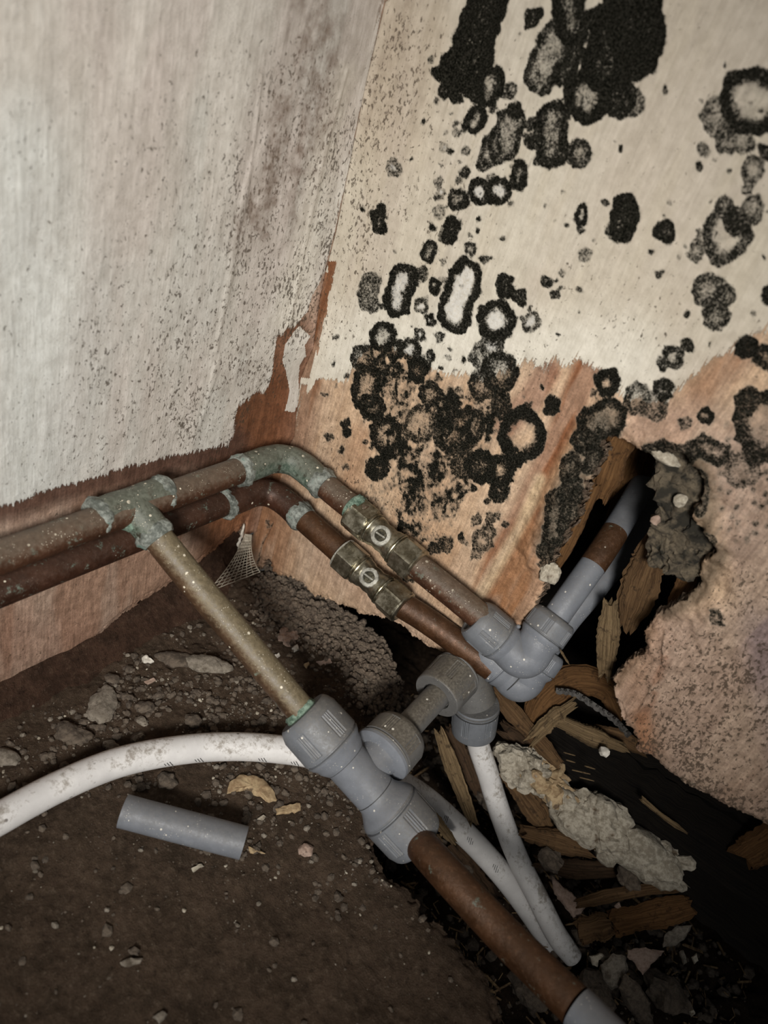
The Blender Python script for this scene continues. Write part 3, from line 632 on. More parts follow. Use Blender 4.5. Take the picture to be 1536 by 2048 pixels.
# colonies of mould: (outline, half width, rim width, fill 0..1, rim 0..1)
MOULD = [
 ([(932, 558), (912, 622)], 33, 12, .10, 1.0), ([(808, 556), (790, 606)], 25, 12, .35, 1.0), ([(992, 640)], 37, 15, .10, 1.0), ([(1060, 645)], 19, 8, .30, .75),
 ([(742, 570), (736, 600)], 20, 12, .62, .72), ([(758, 432), (758, 450)], 17, 12, .72, .95), ([(858, 500), (855, 512)], 16, 8, .62, .95), ([(842, 548)], 12, 8, .7, .8),
 ([(869, 572)], 14, 8, .5, 1.0), ([(908, 450), (902, 470)], 16, 12, .75, 1.0), ([(888, 470)], 12, 6, .6, .7), ([(917, 397)], 18, 8, .5, .95), ([(960, 382)], 25, 10, .25, 1.0), ([(998, 383)], 24, 10, .35, 1.0),
 ([(1043, 340), (1036, 362)], 17, 9, .7, 1.0), ([(1020, 250), (1008, 290)], 32, 10, .58, .9), ([(985, 290), (978, 310)], 20, 8, .55, .85), ([(1028, 220)], 17, 8, .5, 1.0), ([(950, 232), (946, 246)], 20, 10, .45, 1.05),
 ([(1106, 240), (1102, 300)], 31, 14, .62, .98), ([(1158, 305)], 26, 10, .62, .85), ([(1065, 250)], 14, 8, .8, .9), ([(1062, 290)], 11, 7, .7, .9), ([(930, 300)], 9, 5, .55, .7), ([(930, 345)], 9, 5, .5, .85), ([(965, 330)], 12, 6, .6, .8),
 ([(880, 365)], 11, 6, .5, .65), ([(880, 425)], 13, 6, .45, .6), ([(884, 385)], 10, 5, .4, .6), ([(788, 335)], 18, 9, .35, .66), ([(915, 268)], 8, 5, .6, .6), ([(890, 295)], 9, 5, .35, .5),
 ([(975, 160), (972, 185)], 24, 11, .55, 1.05), ([(1015, 182)], 13, 6, .5, .8), ([(985, -20), (958, 55), (930, 130)], 42, 16, .98, 1.1), ([(905, 150)], 24, 12, .8, 1.0), ([(935, 165)], 26, 10, .9, 1.0),
 ([(1130, -10), (1140, 50)], 38, 18, .7, 1.05), ([(1105, 90), (1078, 150)], 34, 12, .55, .85), ([(1150, 110), (1120, 150)], 18, 10, .85, 1.0), ([(1265, -30), (1275, 60)], 62, 22, 1.0, 1.15), ([(1240, 60), (1215, 120)], 52, 20, .92, 1.1),
 ([(1280, 120)], 42, 18, 1.0, 1.1), ([(1175, 195)], 48, 18, .55, 1.1), ([(1235, 190)], 40, 18, .85, 1.0), ([(1265, 205)], 25, 10, .5, .7), ([(1200, 40)], 26, 16, .85, 1.),
 ([(893, 182)], 13, 8, .8, 1.0), ([(948, 190)], 12, 7, .8, 1.0), ([(884, 150)], 13, 8, .8, .95), ([(915, 195)], 12, 8, .8, 1.0),
 ([(1062, 36), (1058, 50)], 13, 8, .6, 1.0), ([(1163, 422), (1160, 434)], 13, 7, .4, 1.0), ([(1158, 458)], 7, 5, .8, .8), ([(1250, 415), (1245, 455)], 26, 14, .9, 1.05), ([(1228, 465)], 18, 8, .7, .8), ([(1330, 462)], 21, 10, .75, 1.0),
 ([(1168, 510)], 13, 6, .55, .6), ([(1012, 566), (1014, 580)], 17, 9, .8, 1.0), ([(1040, 592)], 13, 7, .8, .95), ([(1091, 561)], 11, 7, .9, .9), ([(1111, 588)], 10, 6, .8, .85), ([(945, 500)], 12, 6, .45, .85), ([(972, 520)], 8, 5, .8, .8),
 ([(843, 612)], 15, 7, .25, .75), ([(862, 640)], 12, 6, .3, .95), ([(843, 672)], 12, 6, .35, .85), ([(883, 672)], 9, 5, .5, .75), ([(862, 712)], 11, 6, .7, .85), ([(930, 718)], 6, 4, .9, .9),
 ([(765, 672)], 26, 10, .45, .98), ([(728, 715)], 24, 10, .55, .85), ([(735, 760), (730, 790)], 26, 11, .5, .95), ([(745, 815)], 26, 12, .6, 1.0), ([(790, 700)], 18, 9, .5, .95), ([(788, 740)], 16, 8, .5, .95), ([(822, 700)], 20, 8, .35, .9),
 ([(835, 740)], 22, 10, .7, 1.0), ([(760, 735)], 14, 7, .5, .9), ([(975, 710)], 34, 12, .50, .72), ([(1000, 745)], 38, 13, .52, .95), ([(965, 770)], 30, 12, .55, .85), ([(985, 690)], 24, 10, .4, .8), ([(1000, 810)], 24, 10, .75, .9),
 ([(1045, 868)], 48, 17, .08, 1.12), ([(1105, 808)], 17, 10, 1.0, 1.0), ([(1215, 766)], 25, 11, .35, 1.1), ([(755, 938)], 21, 10, .75, 1.0), ([(689, 846)], 8, 6, .9, .9), ([(693, 866)], 9, 6, 1., 1.), ([(679, 900)], 6, 4, .9, .9), ([(728, 882)], 5, 4, .8, .7),
 ([(772, 870)], 34, 12, .45, .95), ([(905, 812)], 16, 9, .9, .95), ([(860, 790)], 24, 10, .6, .9), ([(840, 850)], 34, 10, .4, .8), ([(905, 870), (940, 850)], 34, 12, .68, .9), ([(960, 930)], 30, 14, .75, 1.0), ([(1000, 945)], 32, 15, .5, 1.0), ([(930, 930)], 28, 12, .7, .8),
 ([(1000, 980)], 22, 12, .7, .95), ([(1030, 915)], 20, 10, .95, 1.0), ([(965, 1082)], 20, 9, .3, .72), ([(980, 1062)], 14, 7, .4, .75), ([(985, 1036)], 11, 6, .7, .75), ([(892, 1088)], 14, 7, .6, .8), ([(868, 1096)], 12, 7, .7, .8), ([(955, 1105)], 14, 7, .4, .65), ([(955, 1040)], 11, 6, .5, .7),
 ([(720, 1005), (735, 1015)], 13, 8, .8, .9), ([(845, 1130)], 9, 6, .8, .9), ([(790, 1130), (820, 1155)], 10, 6, .7, .8), ([(1000, 1030)], 6, 4, .8, .8),
 ([(1505, 205)], 62, 20, .25, .98), ([(1445, 235)], 42, 14, .52, .7), ([(1455, 280)], 26, 12, .5, .75), ([(1405, 300)], 12, 6, .6, .7), ([(1490, 285)], 24, 10, .5, .7), ([(1500, 345)], 24, 10, .3, .7), ([(1535, 310)], 20, 10, .5, .9),
 ([(1455, 470)], 50, 16, .22, .82), ([(1470, 450)], 22, 14, .75, .9), ([(1405, 480)], 18, 8, .3, .65), ([(1395, 500)], 15, 8, .45, .7), ([(1445, 420)], 20, 9, .4, .8), ([(1510, 420)], 26, 11, .55, .75), ([(1490, 380)], 12, 7, .5, .7),
 ([(1420, 575)], 36, 14, .55, .8), ([(1435, 630)], 26, 11, .62, .8), ([(1450, 590)], 22, 10, .6, .75), ([(1536, 590)], 18, 10, .8, 1.0), ([(1378, 632)], 7, 4, .9, .9), ([(1348, 712)], 22, 9, .4, .85), ([(1378, 690)], 12, 8, .6, .9), ([(1330, 725)], 14, 7, .6, .8),
 ([(1500, 695)], 22, 11, .9, 1.0), ([(1535, 720)], 26, 14, .6, .9), ([(1409, 830)], 17, 8, .55, 1.0), ([(1370, 845)], 14, 7, .5, .65), ([(1328, 775)], 20, 10, .8, .9), ([(1310, 810)], 28, 11, .62, .7), ([(1275, 795)], 26, 10, .5, .75),
 ([(1205, 872), (1186, 925)], 17, 9, .7, .85), ([(1160, 990), (1138, 1050)], 17, 9, .75, .85), ([(1120, 1085), (1098, 1125)], 14, 8, .7, .8), ([(1300, 895), (1400, 905)], 12, 7, .6, .8), ([(1410, 960), (1404, 1010)], 14, 7, .5, .75),
 ([(1225, 835), (1190, 850)], 34, 13, .52, .92), ([(1170, 880)], 26, 12, .5, .85), ([(1145, 930)], 24, 12, .6, .8), ([(1125, 1000), (1115, 1060)], 26, 12, .62, .85), ([(1100, 1100)], 18, 10, .6, .8), ([(1150, 970)], 22, 12, .7, .85),
 ([(1530, 850)], 66, 20, .32, .88), ([(1500, 800)], 26, 12, .5, .85), ([(1410, 895), (1440, 905)], 22, 10, .6, .85), ([(1385, 900)], 18, 9, .7, .9), ([(1490, 940)], 36, 14, .35, .62), ([(1330, 890), (1385, 915)], 14, 8, .5, .8), ([(1420, 1080)], 16, 8, .5, .7), ([(1440, 1240)], 14, 8, .4, .7)]
rx, rz = xa * .8 + zb * .6, zb * .8 - xa * .6
big = np.maximum(sst(330, 120, v), .9 * sst(1330, 1400, u))
_rs = np.random.default_rng(5)
for k_ in range(210):
    s_ = MOULD[_rs.integers(0, 128)]; a_ = np.array(s_[0], float).mean(0) + _rs.normal(0, 1, 2) * (s_[1] + 26)
    if a_[1] < 1120 and a_[0] > 640: MOULD.append(([tuple(a_)], 2.5 + 5.5 * _rs.random() ** 2, 4, .7, .55 + .4 * _rs.random()))
wu = u + big * (fbm(rx * 60, rz * 60, 66) - .5) * 34 + (fbm(rx * 430, rz * 430, 61) - .5) * 12 + (fbm(rx * 120, rz * 120, 62) - .5) * 15
wv = v + (fbm(rx * 430, rz * 430, 63) - .5) * 12 + (fbm(rx * 120, rz * 120, 64) - .5) * 15 + big * (fbm(rx * 75, rz * 75, 67) - .5) * 30
mould = np.full(xa.shape, -.62); halo = np.zeros(xa.shape)
for pts, hw, rim, fill, rv in MOULD:
    a = np.array(pts, float); lo, hi_ = a.min(0) - hw * 1.3 - 34, a.max(0) + hw * 1.3 + 34
    sel = (u > lo[0]) & (u < hi_[0]) & (v > lo[1]) & (v < hi_[1])
    if not sel.any(): continue
    # colonies are taller than wide in the photograph
    d = seg_dist(wu[sel], (wv[sel] - a[:, 1].mean()) * .90 + a[:, 1].mean(), pts); s_ = hw - d
    f = np.where(s_ > 0, rv + (fill - rv) * sst(rim * .75, rim * 1.9, s_), rv - 1.75 * np.clip(-s_ / 6.5, 0, 1))
    mould[sel] = np.maximum(mould[sel], f * 1.0 - .12)
    halo[sel] = np.maximum(halo[sel], np.where(s_ > rim * .8, .75 * (fill < .45), 0) * sst(rim, rim * 1.6, s_) * (a[:, 1].mean() < 760) * (a[:, 0].mean() < 1100))
mould = np.where(stroke(u, v, [(1235, 835)], 18) > .5, mould - .1, mould)
dense = poly_sdf(wu, wv, [(722, 700), (760, 690), (850, 720), (900, 770), (960, 800), (1000, 850), (960, 900), (945, 960), (915, 1000), (895, 1050), (880, 1095), (850, 1085), (790, 1060), (760, 1010), (745, 960), (760, 900), (735, 850), (740, 780)])
w1, w2 = worley(xa * 95, zb * 75, 71); w3, w4 = worley(xa * 260, zb * 220, 72)
cell = .28 + .34 * sst(.22, .04, w2 - w1) + .30 * sst(.24, .10, w3) + 2.1 * (fbm(xa * 120, zb * 70, 73) - .5) + 1.4 * (fbm(xa * 420, zb * 300, 74) - .5)
cell = cell - .22 * sst(880, 1040, v)
mould = np.maximum(mould, np.where(dense > -30, cell - 1.2 * sst(2, -22, dense) * 1.0, -1))
w5, _ = worley(xa * 330, zb * 330, 75); sat = sst(.20, .10, w5) * stroke(u, v, [(800, 1000), (850, 1080), (790, 1120)], 65, .7)
mould = np.maximum(mould, -.6 + 1.3 * sat)
w7, _ = worley(xa * 210, zb * 160, 77); right = (sst(1400, 1450, u) * sst(760, 900, v) * sst(1260, 1050, v) + stroke(u, v, [(1290, 1505), (1420, 1590), (1560, 1655)], 26, .9)) * sst(.35, .6, fbm(xa * 40, zb * 40, 78))
mould = np.maximum(mould, -.62 + right * (.55 + .6 * sst(.35, .12, w7)))
thin = sst(.80, .98, 1 - w5) * stroke(u, v, [(690, 940), (620, 900)], 60, .6); mould = np.maximum(mould, -.62 + .95 * thin)
mould = np.where((v < -8000) | (u > 8000), -1, mould)
# relief: brush drags, lumpy plaster round the hole
dr = (fbm(xa * 60, zb * 12, 81) - .5) * .0016 + (fbm(xa * 200, zb * 60, 82) - .5) * .0007 + np.where(paint > 0, .00015, 0)
dr = dr + hole_near * ((fbm(xa * 70, zb * 70, 83) - .45) * .010 + (fbm(xa * 230, zb * 230, 84) - .5) * .0035)
lip = stroke(u, v, [(1095, 1110), (1130, 1010), (1165, 920), (1215, 850), (1270, 850), (1330, 880), (1400, 900)], 40, .9)
dr = dr + lip * (.003 + .005 * (fbm(xa * 120, zb * 120, 85) - .4))
dr = dr - .0015 * sst(10, 0, kp)
dr = dr + .0022 * sst(5, 0, np.abs(poly_sdf(u, v, [(1330, 1250), (1290, 1260), (1226, 1358), (1246, 1440), (1280, 1420), (1330, 1330)]))) * sst(.3, .6, fbm(xa * 60, zb * 60, 88))
# plaster cracks near the corner
crk = np.minimum(seg_dist(u, v, [(545, 1045), (530, 1075), (522, 1090), (512, 1130)]), seg_dist(u, v, [(735, 870), (715, 960), (660, 1000)]) + 2.5) + (fbm(xa * 400, zb * 400, 86) - .5) * 3
dr = dr - .0022 * sst(2.4, .3, crk)
mould = np.maximum(mould, .9 * sst(2.2, .4, crk) - .2 - (crk > 2.2) * 1.2)
mould = np.maximum(mould, 1.0 * sst(5, 1, seg_dist(wu, wv, [(536, 1042), (532, 1056)])) - .4)
def br(a, b): return np.stack([a, -dr * sst(0, .004, a), b], -1)
WR = sheet('wall_right', A, B, keep, br, (0, 1, 0), .009, {'paint': paint, 'speck': speck, 'stain': np.clip(stain, 0, 1), 'mould': mould, 'halo': halo},
           {'bare': bare, 'paintcol': pc}, M_WR, flip=True)
tag(WR, 'right wall, cream plaster with black mould colonies, peeling paint and a broken hole', kind='structure')

# loose paint shreds still hanging in the corner
def wall_flake(name, pxs, axis, off, th, mat, parent, seed, curl=0.0):
    sgn = np.array([1, 0, 0.]) if axis == 0 else np.array([0, -1., 0]); val = off if axis == 0 else -off
    return flake(name, [on(x, y, axis, val) for x, y in pxs], sgn, th, mat, parent, seed, curl)
# damp masonry seen below and behind the left plaster
ya2 = np.arange(-.80, .001, .002); zb2 = np.arange(-.02, .16, .002); a, b = np.meshgrid(ya2, zb2, indexing='ij')
def bb(a, b): return np.stack([-.008 + (fbm(a * 60, b * 90, 91) - .5) * .006 + .006 * sst(.030, .0, b) * fbm(a * 30, b * 30, 92), a, b], -1)
o = sheet('masonry_backing', ya2, zb2, a * 0 + 1, bb, (-1, 0, 0), .004, {}, {}, M_BACK, parent=WL)

# brown mortar fillet along the foot of the left wall
ya3 = np.concatenate([np.arange(-.80, -.30, .006), np.arange(-.30, -.022, .0012)]); sb = np.linspace(0, 1, 26); a, s_ = np.meshgrid(ya3, sb, indexing='ij')
def bt(a, s_): return np.stack([-.006 + .0235 * s_ + (fbm(a * 70, s_ * 3, 95) - .5) * .005 * s_, a, .019 * (1 - s_) ** 1.0 - .0015 + (fbm(a * 90, s_ * 4, 96) - .5) * .0045 * (1 - s_ * .6)], -1)
TR = sheet('trim_1', ya3, sb, a * 0 + 1, bt, (-.3, 0, -1), .006, {}, {}, M_BACK)
tag(TR, 'brown mortar fillet along the foot of the left wall', kind='structure')
# ---- floor slab and the void beside it
EDGE = [(470, 1120), (560, 1168), (640, 1212), (690, 1235), (742, 1290), (760, 1320), (770, 1362), (800, 1392), (812, 1440), (800, 1530), (745, 1640), (742, 1680), (770, 1735), (850, 1810), (905, 1860), (950, 1912), (985, 1950), (1005, 1995), (1012, 2060), (1040, 2200)]
ew = [on(x, y, 2)[:2] for x, y in EDGE]
slab = [(-.03, .03), tuple(ew[0])] + [tuple(e) for e in ew] + [(.40, -.28), (.60, -.60), (.60, -1.0), (-.03, -1.0)]
def floor_h(x, y, sdf=None):
    h = (fbm(x * 22, y * 22, 101) - .5) * .006 + (fbm(x * 90, y * 90, 102) - .5) * .0028
    u_, v_ = pix(x, y, 0 * x)
    fl = stroke(u_, v_, [(520, 1180), (600, 1230), (690, 1270), (730, 1340)], 75, .9)
    h = h + fl * (.006 + .006 * (fbm(x * 130, y * 130, 103) - .5) + .006 * (fbm(x * 420, y * 420, 104) - .5))
    d = stroke(u_, v_, [(300, 1330), (480, 1390), (640, 1330), (720, 1400)], 150, .9)
    h = h + d * (.0035 * (fbm(x * 260, y * 260, 105) - .45)) + .0016 * (fbm(x * 300, y * 300, 106) - .5)
    h = h - .003 * stroke(u_, v_, [(1010, 1880), (700, 1900), (560, 2000)], 170, .6)
    return h
A = axis_coords(-.03, .0, .30, .62, .0010, .008); B = axis_coords(-1.0, -.30, .03, .03, .0010, .008); B = B[B <= .031]
x, y = np.meshgrid(A, B, indexing='ij'); sf = poly_sdf(x, y, slab); kf = sf + (fbm(x * 330, y * 330, 107) - .5) * .007 + (fbm(x * 110, y * 110, 108) - .5) * .006
FH = floor_h(x, y) - .003 * sst(.006, 0, kf)
def bf(a, b): return np.stack([a, b, FH], -1)
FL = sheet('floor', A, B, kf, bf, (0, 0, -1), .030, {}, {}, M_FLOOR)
tag(FL, 'dirt-covered brown floor slab with a broken right edge', kind='structure')
def pit_h(x, y):
    h = -.096 + (fbm(x * 30, y * 30, 111) - .5) * .030 + (fbm(x * 110, y * 110, 112) - .5) * .012 + (fbm(x * 380, y * 380, 113) - .5) * .004
    return h
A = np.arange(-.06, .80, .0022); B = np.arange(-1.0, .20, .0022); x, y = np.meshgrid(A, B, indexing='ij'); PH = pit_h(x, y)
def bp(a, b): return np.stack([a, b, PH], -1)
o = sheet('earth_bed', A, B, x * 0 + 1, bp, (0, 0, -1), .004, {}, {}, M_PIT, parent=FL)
# back of the cavity behind the right wall, its shade painted in near-black
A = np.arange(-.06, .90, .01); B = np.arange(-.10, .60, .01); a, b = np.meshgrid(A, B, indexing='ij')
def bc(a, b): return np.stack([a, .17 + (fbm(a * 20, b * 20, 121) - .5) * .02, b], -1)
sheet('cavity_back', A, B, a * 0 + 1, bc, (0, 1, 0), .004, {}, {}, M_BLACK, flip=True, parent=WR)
# ================================================================== PIPES AND FITTINGS
def unit(v): v = np.array(v, float); return v / np.linalg.norm(v)
def bend(a, c, b, r, n=10):               # rounded corner at c between a and b
    d1, d2 = unit(a - c), unit(b - c); p = [c + d1 * r * (1 - t) ** 2 + d2 * r * t ** 2 for t in np.linspace(0, 1, n)]
    return p
# --- upper copper run: along the left wall, round the corner, along the right wall to the valve
U0 = np.array([.019, -.62, .1235]); UT = on(262, 1012, 0, .019); UT[2] = .1225; UC = np.array([.022, -.0195, .1215]); UV = on(715, 1022, 1, -.0215)
UEnd = on(958, 1231, 1, -.020)
du = unit(UEnd - UC)
t = thing('copper_pipe_run', 'upper dusty copper pipe crossing the left wall with a tee and turning the corner', 'pipe')
e = UC + np.array([0, -.017, 0]); e2 = UC + du * .017
pth = [U0] + [U0 + (UC - U0) * f for f in np.linspace(.1, .93, 8)]; pth = [p for p in pth if p[1] < -.04] + [UC + np.array([0, -.03, 0])]
tube('pipe', pth, .0075, M_CU, t, 44, .012, smooth_n=6)
tube('pipe', [UC + du * .026, UC + du * .045, UV + du * .006], .0074, M_CU, t, 44, .012, smooth_n=6)
el = tube('elbow', [UC + np.array([0, -.036, 0]), UC + np.array([0, -.022, 0])] + bend(UC + np.array([0, -1, 0]), UC, UC + du, .018, 9) + [UC + du * .022, UC + du * .030], .0086, M_VERD, t, 44, .05, smooth_n=3)
crust('solder_ring', UC + np.array([0, -.037, 0]), (0, 1, 0), .0086, .0034, M_SOLDER, el, 1)
crust('solder_ring', UC + du * .030, du, .0084, .0042, M_SOLDER, el, 2)
crust('verdigris_ring', UV - du * .002, du, .0078, .003, M_GREEN, el, 9)
# tee and branch
B0 = at(290, 1073, .357); B1 = at(519, 1326, .375); db = unit(B1 - B0); ax = np.array([0, 1, 0.])
BT = UT.copy(); dbt = unit(B1 - BT)
te = tube('tee_fitting', [UT - ax * .0185, UT - ax * .009, UT, UT + ax * .010, UT + ax * .0185], .0089, M_VERD, t, 48, .04, smooth_n=6)
tube('tee_branch', [UT, UT + dbt * .008, UT + dbt * .018], .0089, M_VERD, te, 48, .04, smooth_n=6)
lump('tee_throat', UT + dbt * .0072 - ax * .0062 + [0, 0, -.001], (.0052, .005, .005), M_GREEN, te, 5, .15, 3)
crust('solder_ring', UT - ax * .0185, ax, .0088, .0035, M_SOLDER, te, 3); crust('solder_ring', UT + ax * .0185, ax, .0088, .0038, M_SOLDER, te, 4)
crust('solder_ring', UT + dbt * .0185, dbt, .0088, .0036, M_SOLDER, te, 5)
TF1 = at(667, 1495, .378); TF2 = at(776, 1615, .378); dt_ = unit(TF2 - TF1)
TN1 = TF1 - dt_ * .0235; TN2 = TF2 + dt_ * .0235
bp_ = tube('branch_pipe', [UT + dbt * .017, UT + dbt * .05, UT + (TN1 - UT) * .7, TN1 + dt_ * .006], .0075, M_CUB, t, 48, .012, smooth_n=8)
tag(bp_, 'khaki dusted copper branch pipe')
crust('verdigris_ring', TN1 - dt_ * .0005, dt_, .0080, .003, M_GREEN, bp_, 14)
place_base(t)
# --- lower copper run
L0 = np.array([.0135, -.62, .1015]); LC = np.array([.0165, -.0185, .0945]); LV = on(692, 1122, 1, -.021); LEnd = on(955, 1335, 1, -.012); dl_ = unit(LEnd - LC)
LVm = on(750, 1165, 1, -.021); LC = np.array([.0155, -.021, .0925])
dl_ = unit(LVm - LC)
t = thing('copper_pipe_run', 'lower darker copper pipe tucked under the dusty one along the left wall', 'pipe')
tube('pipe', [L0, (L0 + LC) / 2, LC + np.array([-.0005, -.03, 0.0005])], .0075, M_CUD, t, 44, .012, smooth_n=12)
tube('pipe', [LC + dl_ * .022, LC + dl_ * .05, LVm - dl_ * .018], .0076, M_CUR, t, 44, .012, smooth_n=8)
el = tube('elbow', [LC + np.array([0, -.034, 0]), LC + np.array([0, -.022, 0])] + bend(LC + np.array([0, -1, 0]), LC, LC + dl_, .018, 9) + [LC + dl_ * .022, LC + dl_ * .028], .0084, M_CUD, t, 44, .04, smooth_n=3)
crust('solder_ring', LC + np.array([0, -.035, 0]), (0, 1, 0), .0084, .0030, M_SOLDER, el, 21)
crust('solder_ring', LC + dl_ * .029, dl_, .0083, .0048, M_SOLDER, el, 22)
place_base(t)

# --- isolation valves
def valve(c, d, label, chalk, seed):
    t = thing('isolation_valve', label, 'valve', 'isolation valves'); d = unit(d)
    face = unit(P - c); face = unit(face - d * (face @ d))
    def hexr(i, t_, r, th):
        k = np.cos(math.pi / 6) / np.cos(((th + seed * .35) % (math.pi / 3)) - math.pi / 6)
        return np.minimum(r * k * 1.09, r * 1.115) if i not in (0, 1, 6) else r * np.ones_like(th)
    for s_ in (-1, 1):
        prof = [(0.0245, .0076), (.0245, .0094), (.0236, .0102), (.0229, .0101), (.0125, .0101), (.0118, .0100), (.0112, .0094), (.0112, .0070)]
        lathe('nut', c, d * s_, prof, M_NI, t, 96, hexr, up=face)
        lathe('nut_lip', c + d * s_ * .0236, d * s_, [(0, .0088), (.0004, .0101), (.0012, .0101), (.0018, .0090), (.0018, .0076)], M_NIW if s_ < 0 and chalk else M_NI, t, 64)
        lathe('thread_ring', c + d * s_ * .0082, d * s_, [(0, .0074), (.0002, .0094), (.0007, .0096), (.0011, .0087), (.0015, .0096), (.0020, .0094), (.0024, .0085), (.0032, .0085)], M_NI, t, 64)
    lathe('body', c - d * .0092, d, [(0, .0088), (.0008, .0091), (.0042, .0086), (.0060, .0078), (.0092, .0082), (.0124, .0078), (.0142, .0086), (.0176, .0091), (.0184, .0088)], M_NI, t, 64)
    b = lathe('screw_boss', c + face * .0048, face, [(0, .0058), (.0030, .0058), (.0042, .0056), (.0046, .0050), (.0046, .0036), (.0038, .0035)], M_NIW, t, 48, (lambda i, t_, r, th: r * (1 + (.05 * np.sin(9 * th + seed) * np.sin(4 * th) if chalk and i in (1, 2, 3, 4) else 0))))
    tag(b, 'dull grey ring with a screw')
    lathe('screw', c + face * .0080, face, [(0, .0034), (.0012, .0033), (.0013, .0001)], M_DARKM, b, 32)
    sd_ = unit(d * .98 + np.cross(face, d) * .1)
    pp = c + face * .0093; w_ = np.cross(face, sd_)
    V = []
    for a_ in (-1, 1):
        for b_ in (-1, 1):
            for h_ in (0, 1): V.append(pp + sd_ * .0031 * a_ + w_ * .00045 * b_ + face * (.0004 * h_ - .0001))
    me = mesh_np('slot', V, [[0, 1, 3, 2], [4, 6, 7, 5], [0, 4, 5, 1], [2, 3, 7, 6], [1, 5, 7, 3], [0, 2, 6, 4]], False); link('slot', me, M_NIW, b)
    place_base(t); return t
VU = on(767, 1078, 1, -.0225); VUd = unit(UEnd - UC)
valve(on(769, 1077, 1, -.0215), VUd, 'upper plated isolation valve with a bright hexagon face and slotted screw', False, 1)
valve(on(744, 1160, 1, -.0215), dl_, 'lower plated isolation valve with a chalky ring round its slotted screw', True, 2)

# --- copper between valves and grey elbows
t = thing('copper_pipe', 'dusty copper length between the upper valve and the upper grey elbow', 'pipe')
va = on(769, 1077, 1, -.0215)
tube('pipe', [va + VUd * .019, (va + UEnd) / 2 + VUd * .01, UEnd + VUd * .004], .0074, M_CU, t, 44, .012, smooth_n=8); place_base(t)
t = thing('copper_pipe', 'warm brown copper length between the lower valve and the grey elbow beneath', 'pipe')
vb = on(744, 1160, 1, -.0215); D1 = at(1000, 1330, .424)
tube('pipe', [vb + dl_ * .019, vb * .5 + at(985, 1337, .427) * .5, at(985, 1337, .427)], .0076, M_CUR, t, 44, .012, smooth_n=8); place_base(t)

# --- push-fit fittings
def ribbed(groups, amp, nr=4, pitch=.085):
    def f(i, t_, r, th, act):
        m_ = np.zeros_like(th)
        for g in groups:
            dth = (th - g + math.pi) % (2 * math.pi) - math.pi
            inside = np.abs(dth) < pitch * nr / 2
            m_ = np.where(inside, np.abs(np.sin(dth / pitch * math.pi)) * amp, m_)
        return m_ * act
    return f
def nut(parent, c_in, d, L, r, rp, mat, phase=0.0, name='nut', blunt=False):
    """collar: c_in at the body side, d pointing out towards the pipe; a flange line then the ribbed cap."""
    amp = r * .030; rb = ribbed([phase + k * math.pi / 3 for k in range(6)], amp)
    prof = [(0, r * .80), (0, r * .965), (L * .035, r * .985), (L * .06, r * .93), (L * .085, r * .93), (L * .10, r), (L * .16, r), (L * .17, r), (L * .74, r * .985), (L * .75, r * .985), (L * .92, r * .90), (L * .97, r * .85), (L, r * .80), (L, rp * 1.12), (L * .9, rp * 1.05)]
    if blunt: prof = prof[:10] + [(L * .95, r * .97), (L * .985, r * .955), (L, r * .93), (L, rp * 1.10), (L * .9, rp * 1.05)]
    def rf(i, t_, rr, th):
        # faint facets between the rib groups
        o_ = rr * np.ones_like(th)
        if 6 <= i <= 9: o_ = o_ - rr * .012 * (1 - np.cos(6 * (th - phase))) * .5
        return o_ - rb(i, t_, rr, th, 1.0 if 7 <= i <= 8 else 0)
    return lathe(name, c_in, d, prof, mat, parent, 252, rf)
def seam(parent, c, d, r, w=.00035):
    return lathe('seam', c, d, [(-w, r * .99), (-w * .5, r * 1.006), (w * .5, r * 1.006), (w, r * .99)], M_SEAM, parent, 72)

# big tee
TM = (TF1 + TF2) / 2; BB = at(872, 1393, .420); dbr = unit(BB - at(768, 1506, .390))
TC = TM + dt_ * .0
t = thing('push_fit_tee', 'big grey plastic push-fit tee joining the khaki pipe to the brown pipe', 'fitting')
r0 = .0112
body = lathe('body', TF1, dt_, [(0, .0160), (.0012, .0155), (.003, .0142), (.0055, .0136), (.0080, r0 * 1.08), (.0095, r0)] + [(np.linalg.norm(TF2 - TF1) - x_, y_) for x_, y_ in [(.0095, r0), (.0075, r0 * 1.02), (.005, .0128), (.003, .0142), (.0012, .0155), (0, .0160)]], M_GREYC, t, 96)
seam(body, TF1 + dt_ * .0086, dt_, r0 * 1.04)
seam(body, TF2 - dt_ * .0098, dt_, r0)
nut(t, TF1, -dt_, .0235, .0166, .0075, M_GREY, .35); nut(t, TF2, dt_, .0235, .0166, .0085, M_GREY, .9)
BR0 = at(768, 1506, .388)
br_ = lathe('branch_socket', TC, dbr, [(0, .0090), (.006, .0096), (np.linalg.norm(BR0 - TC) - .0060, .0100), (np.linalg.norm(BR0 - TC) - .0035, .0108), (np.linalg.norm(BR0 - TC) - .0026, .0150), (np.linalg.norm(BR0 - TC) - .0016, .0162), (np.linalg.norm(BR0 - TC), .0164)], M_GREYC, t, 96)
nut(t, BR0, dbr, .0170, .0160, .0072, M_GREYD, .2)
place_base(t)
# brown pipe under the tee
low1 = at(1150, 2010, .305)
t = thing('copper_pipe', 'thick brown copper pipe leaving the big tee towards the lower right', 'pipe')
e_ = TN2 - dt_ * .006; far = at(1280, 2140, .285)
tube('pipe', [e_, at(880, 1733, .352), at(1010, 1872, .330), low1], .0083, M_CUR, t, 56, .006, smooth_n=10)
lo2 = unit(far - low1)
tube('grey_end', [low1 + lo2 * .001, far, far + lo2 * .08], .0086, M_GREYC, t, 48, 0, smooth_n=5)
place_base(t)
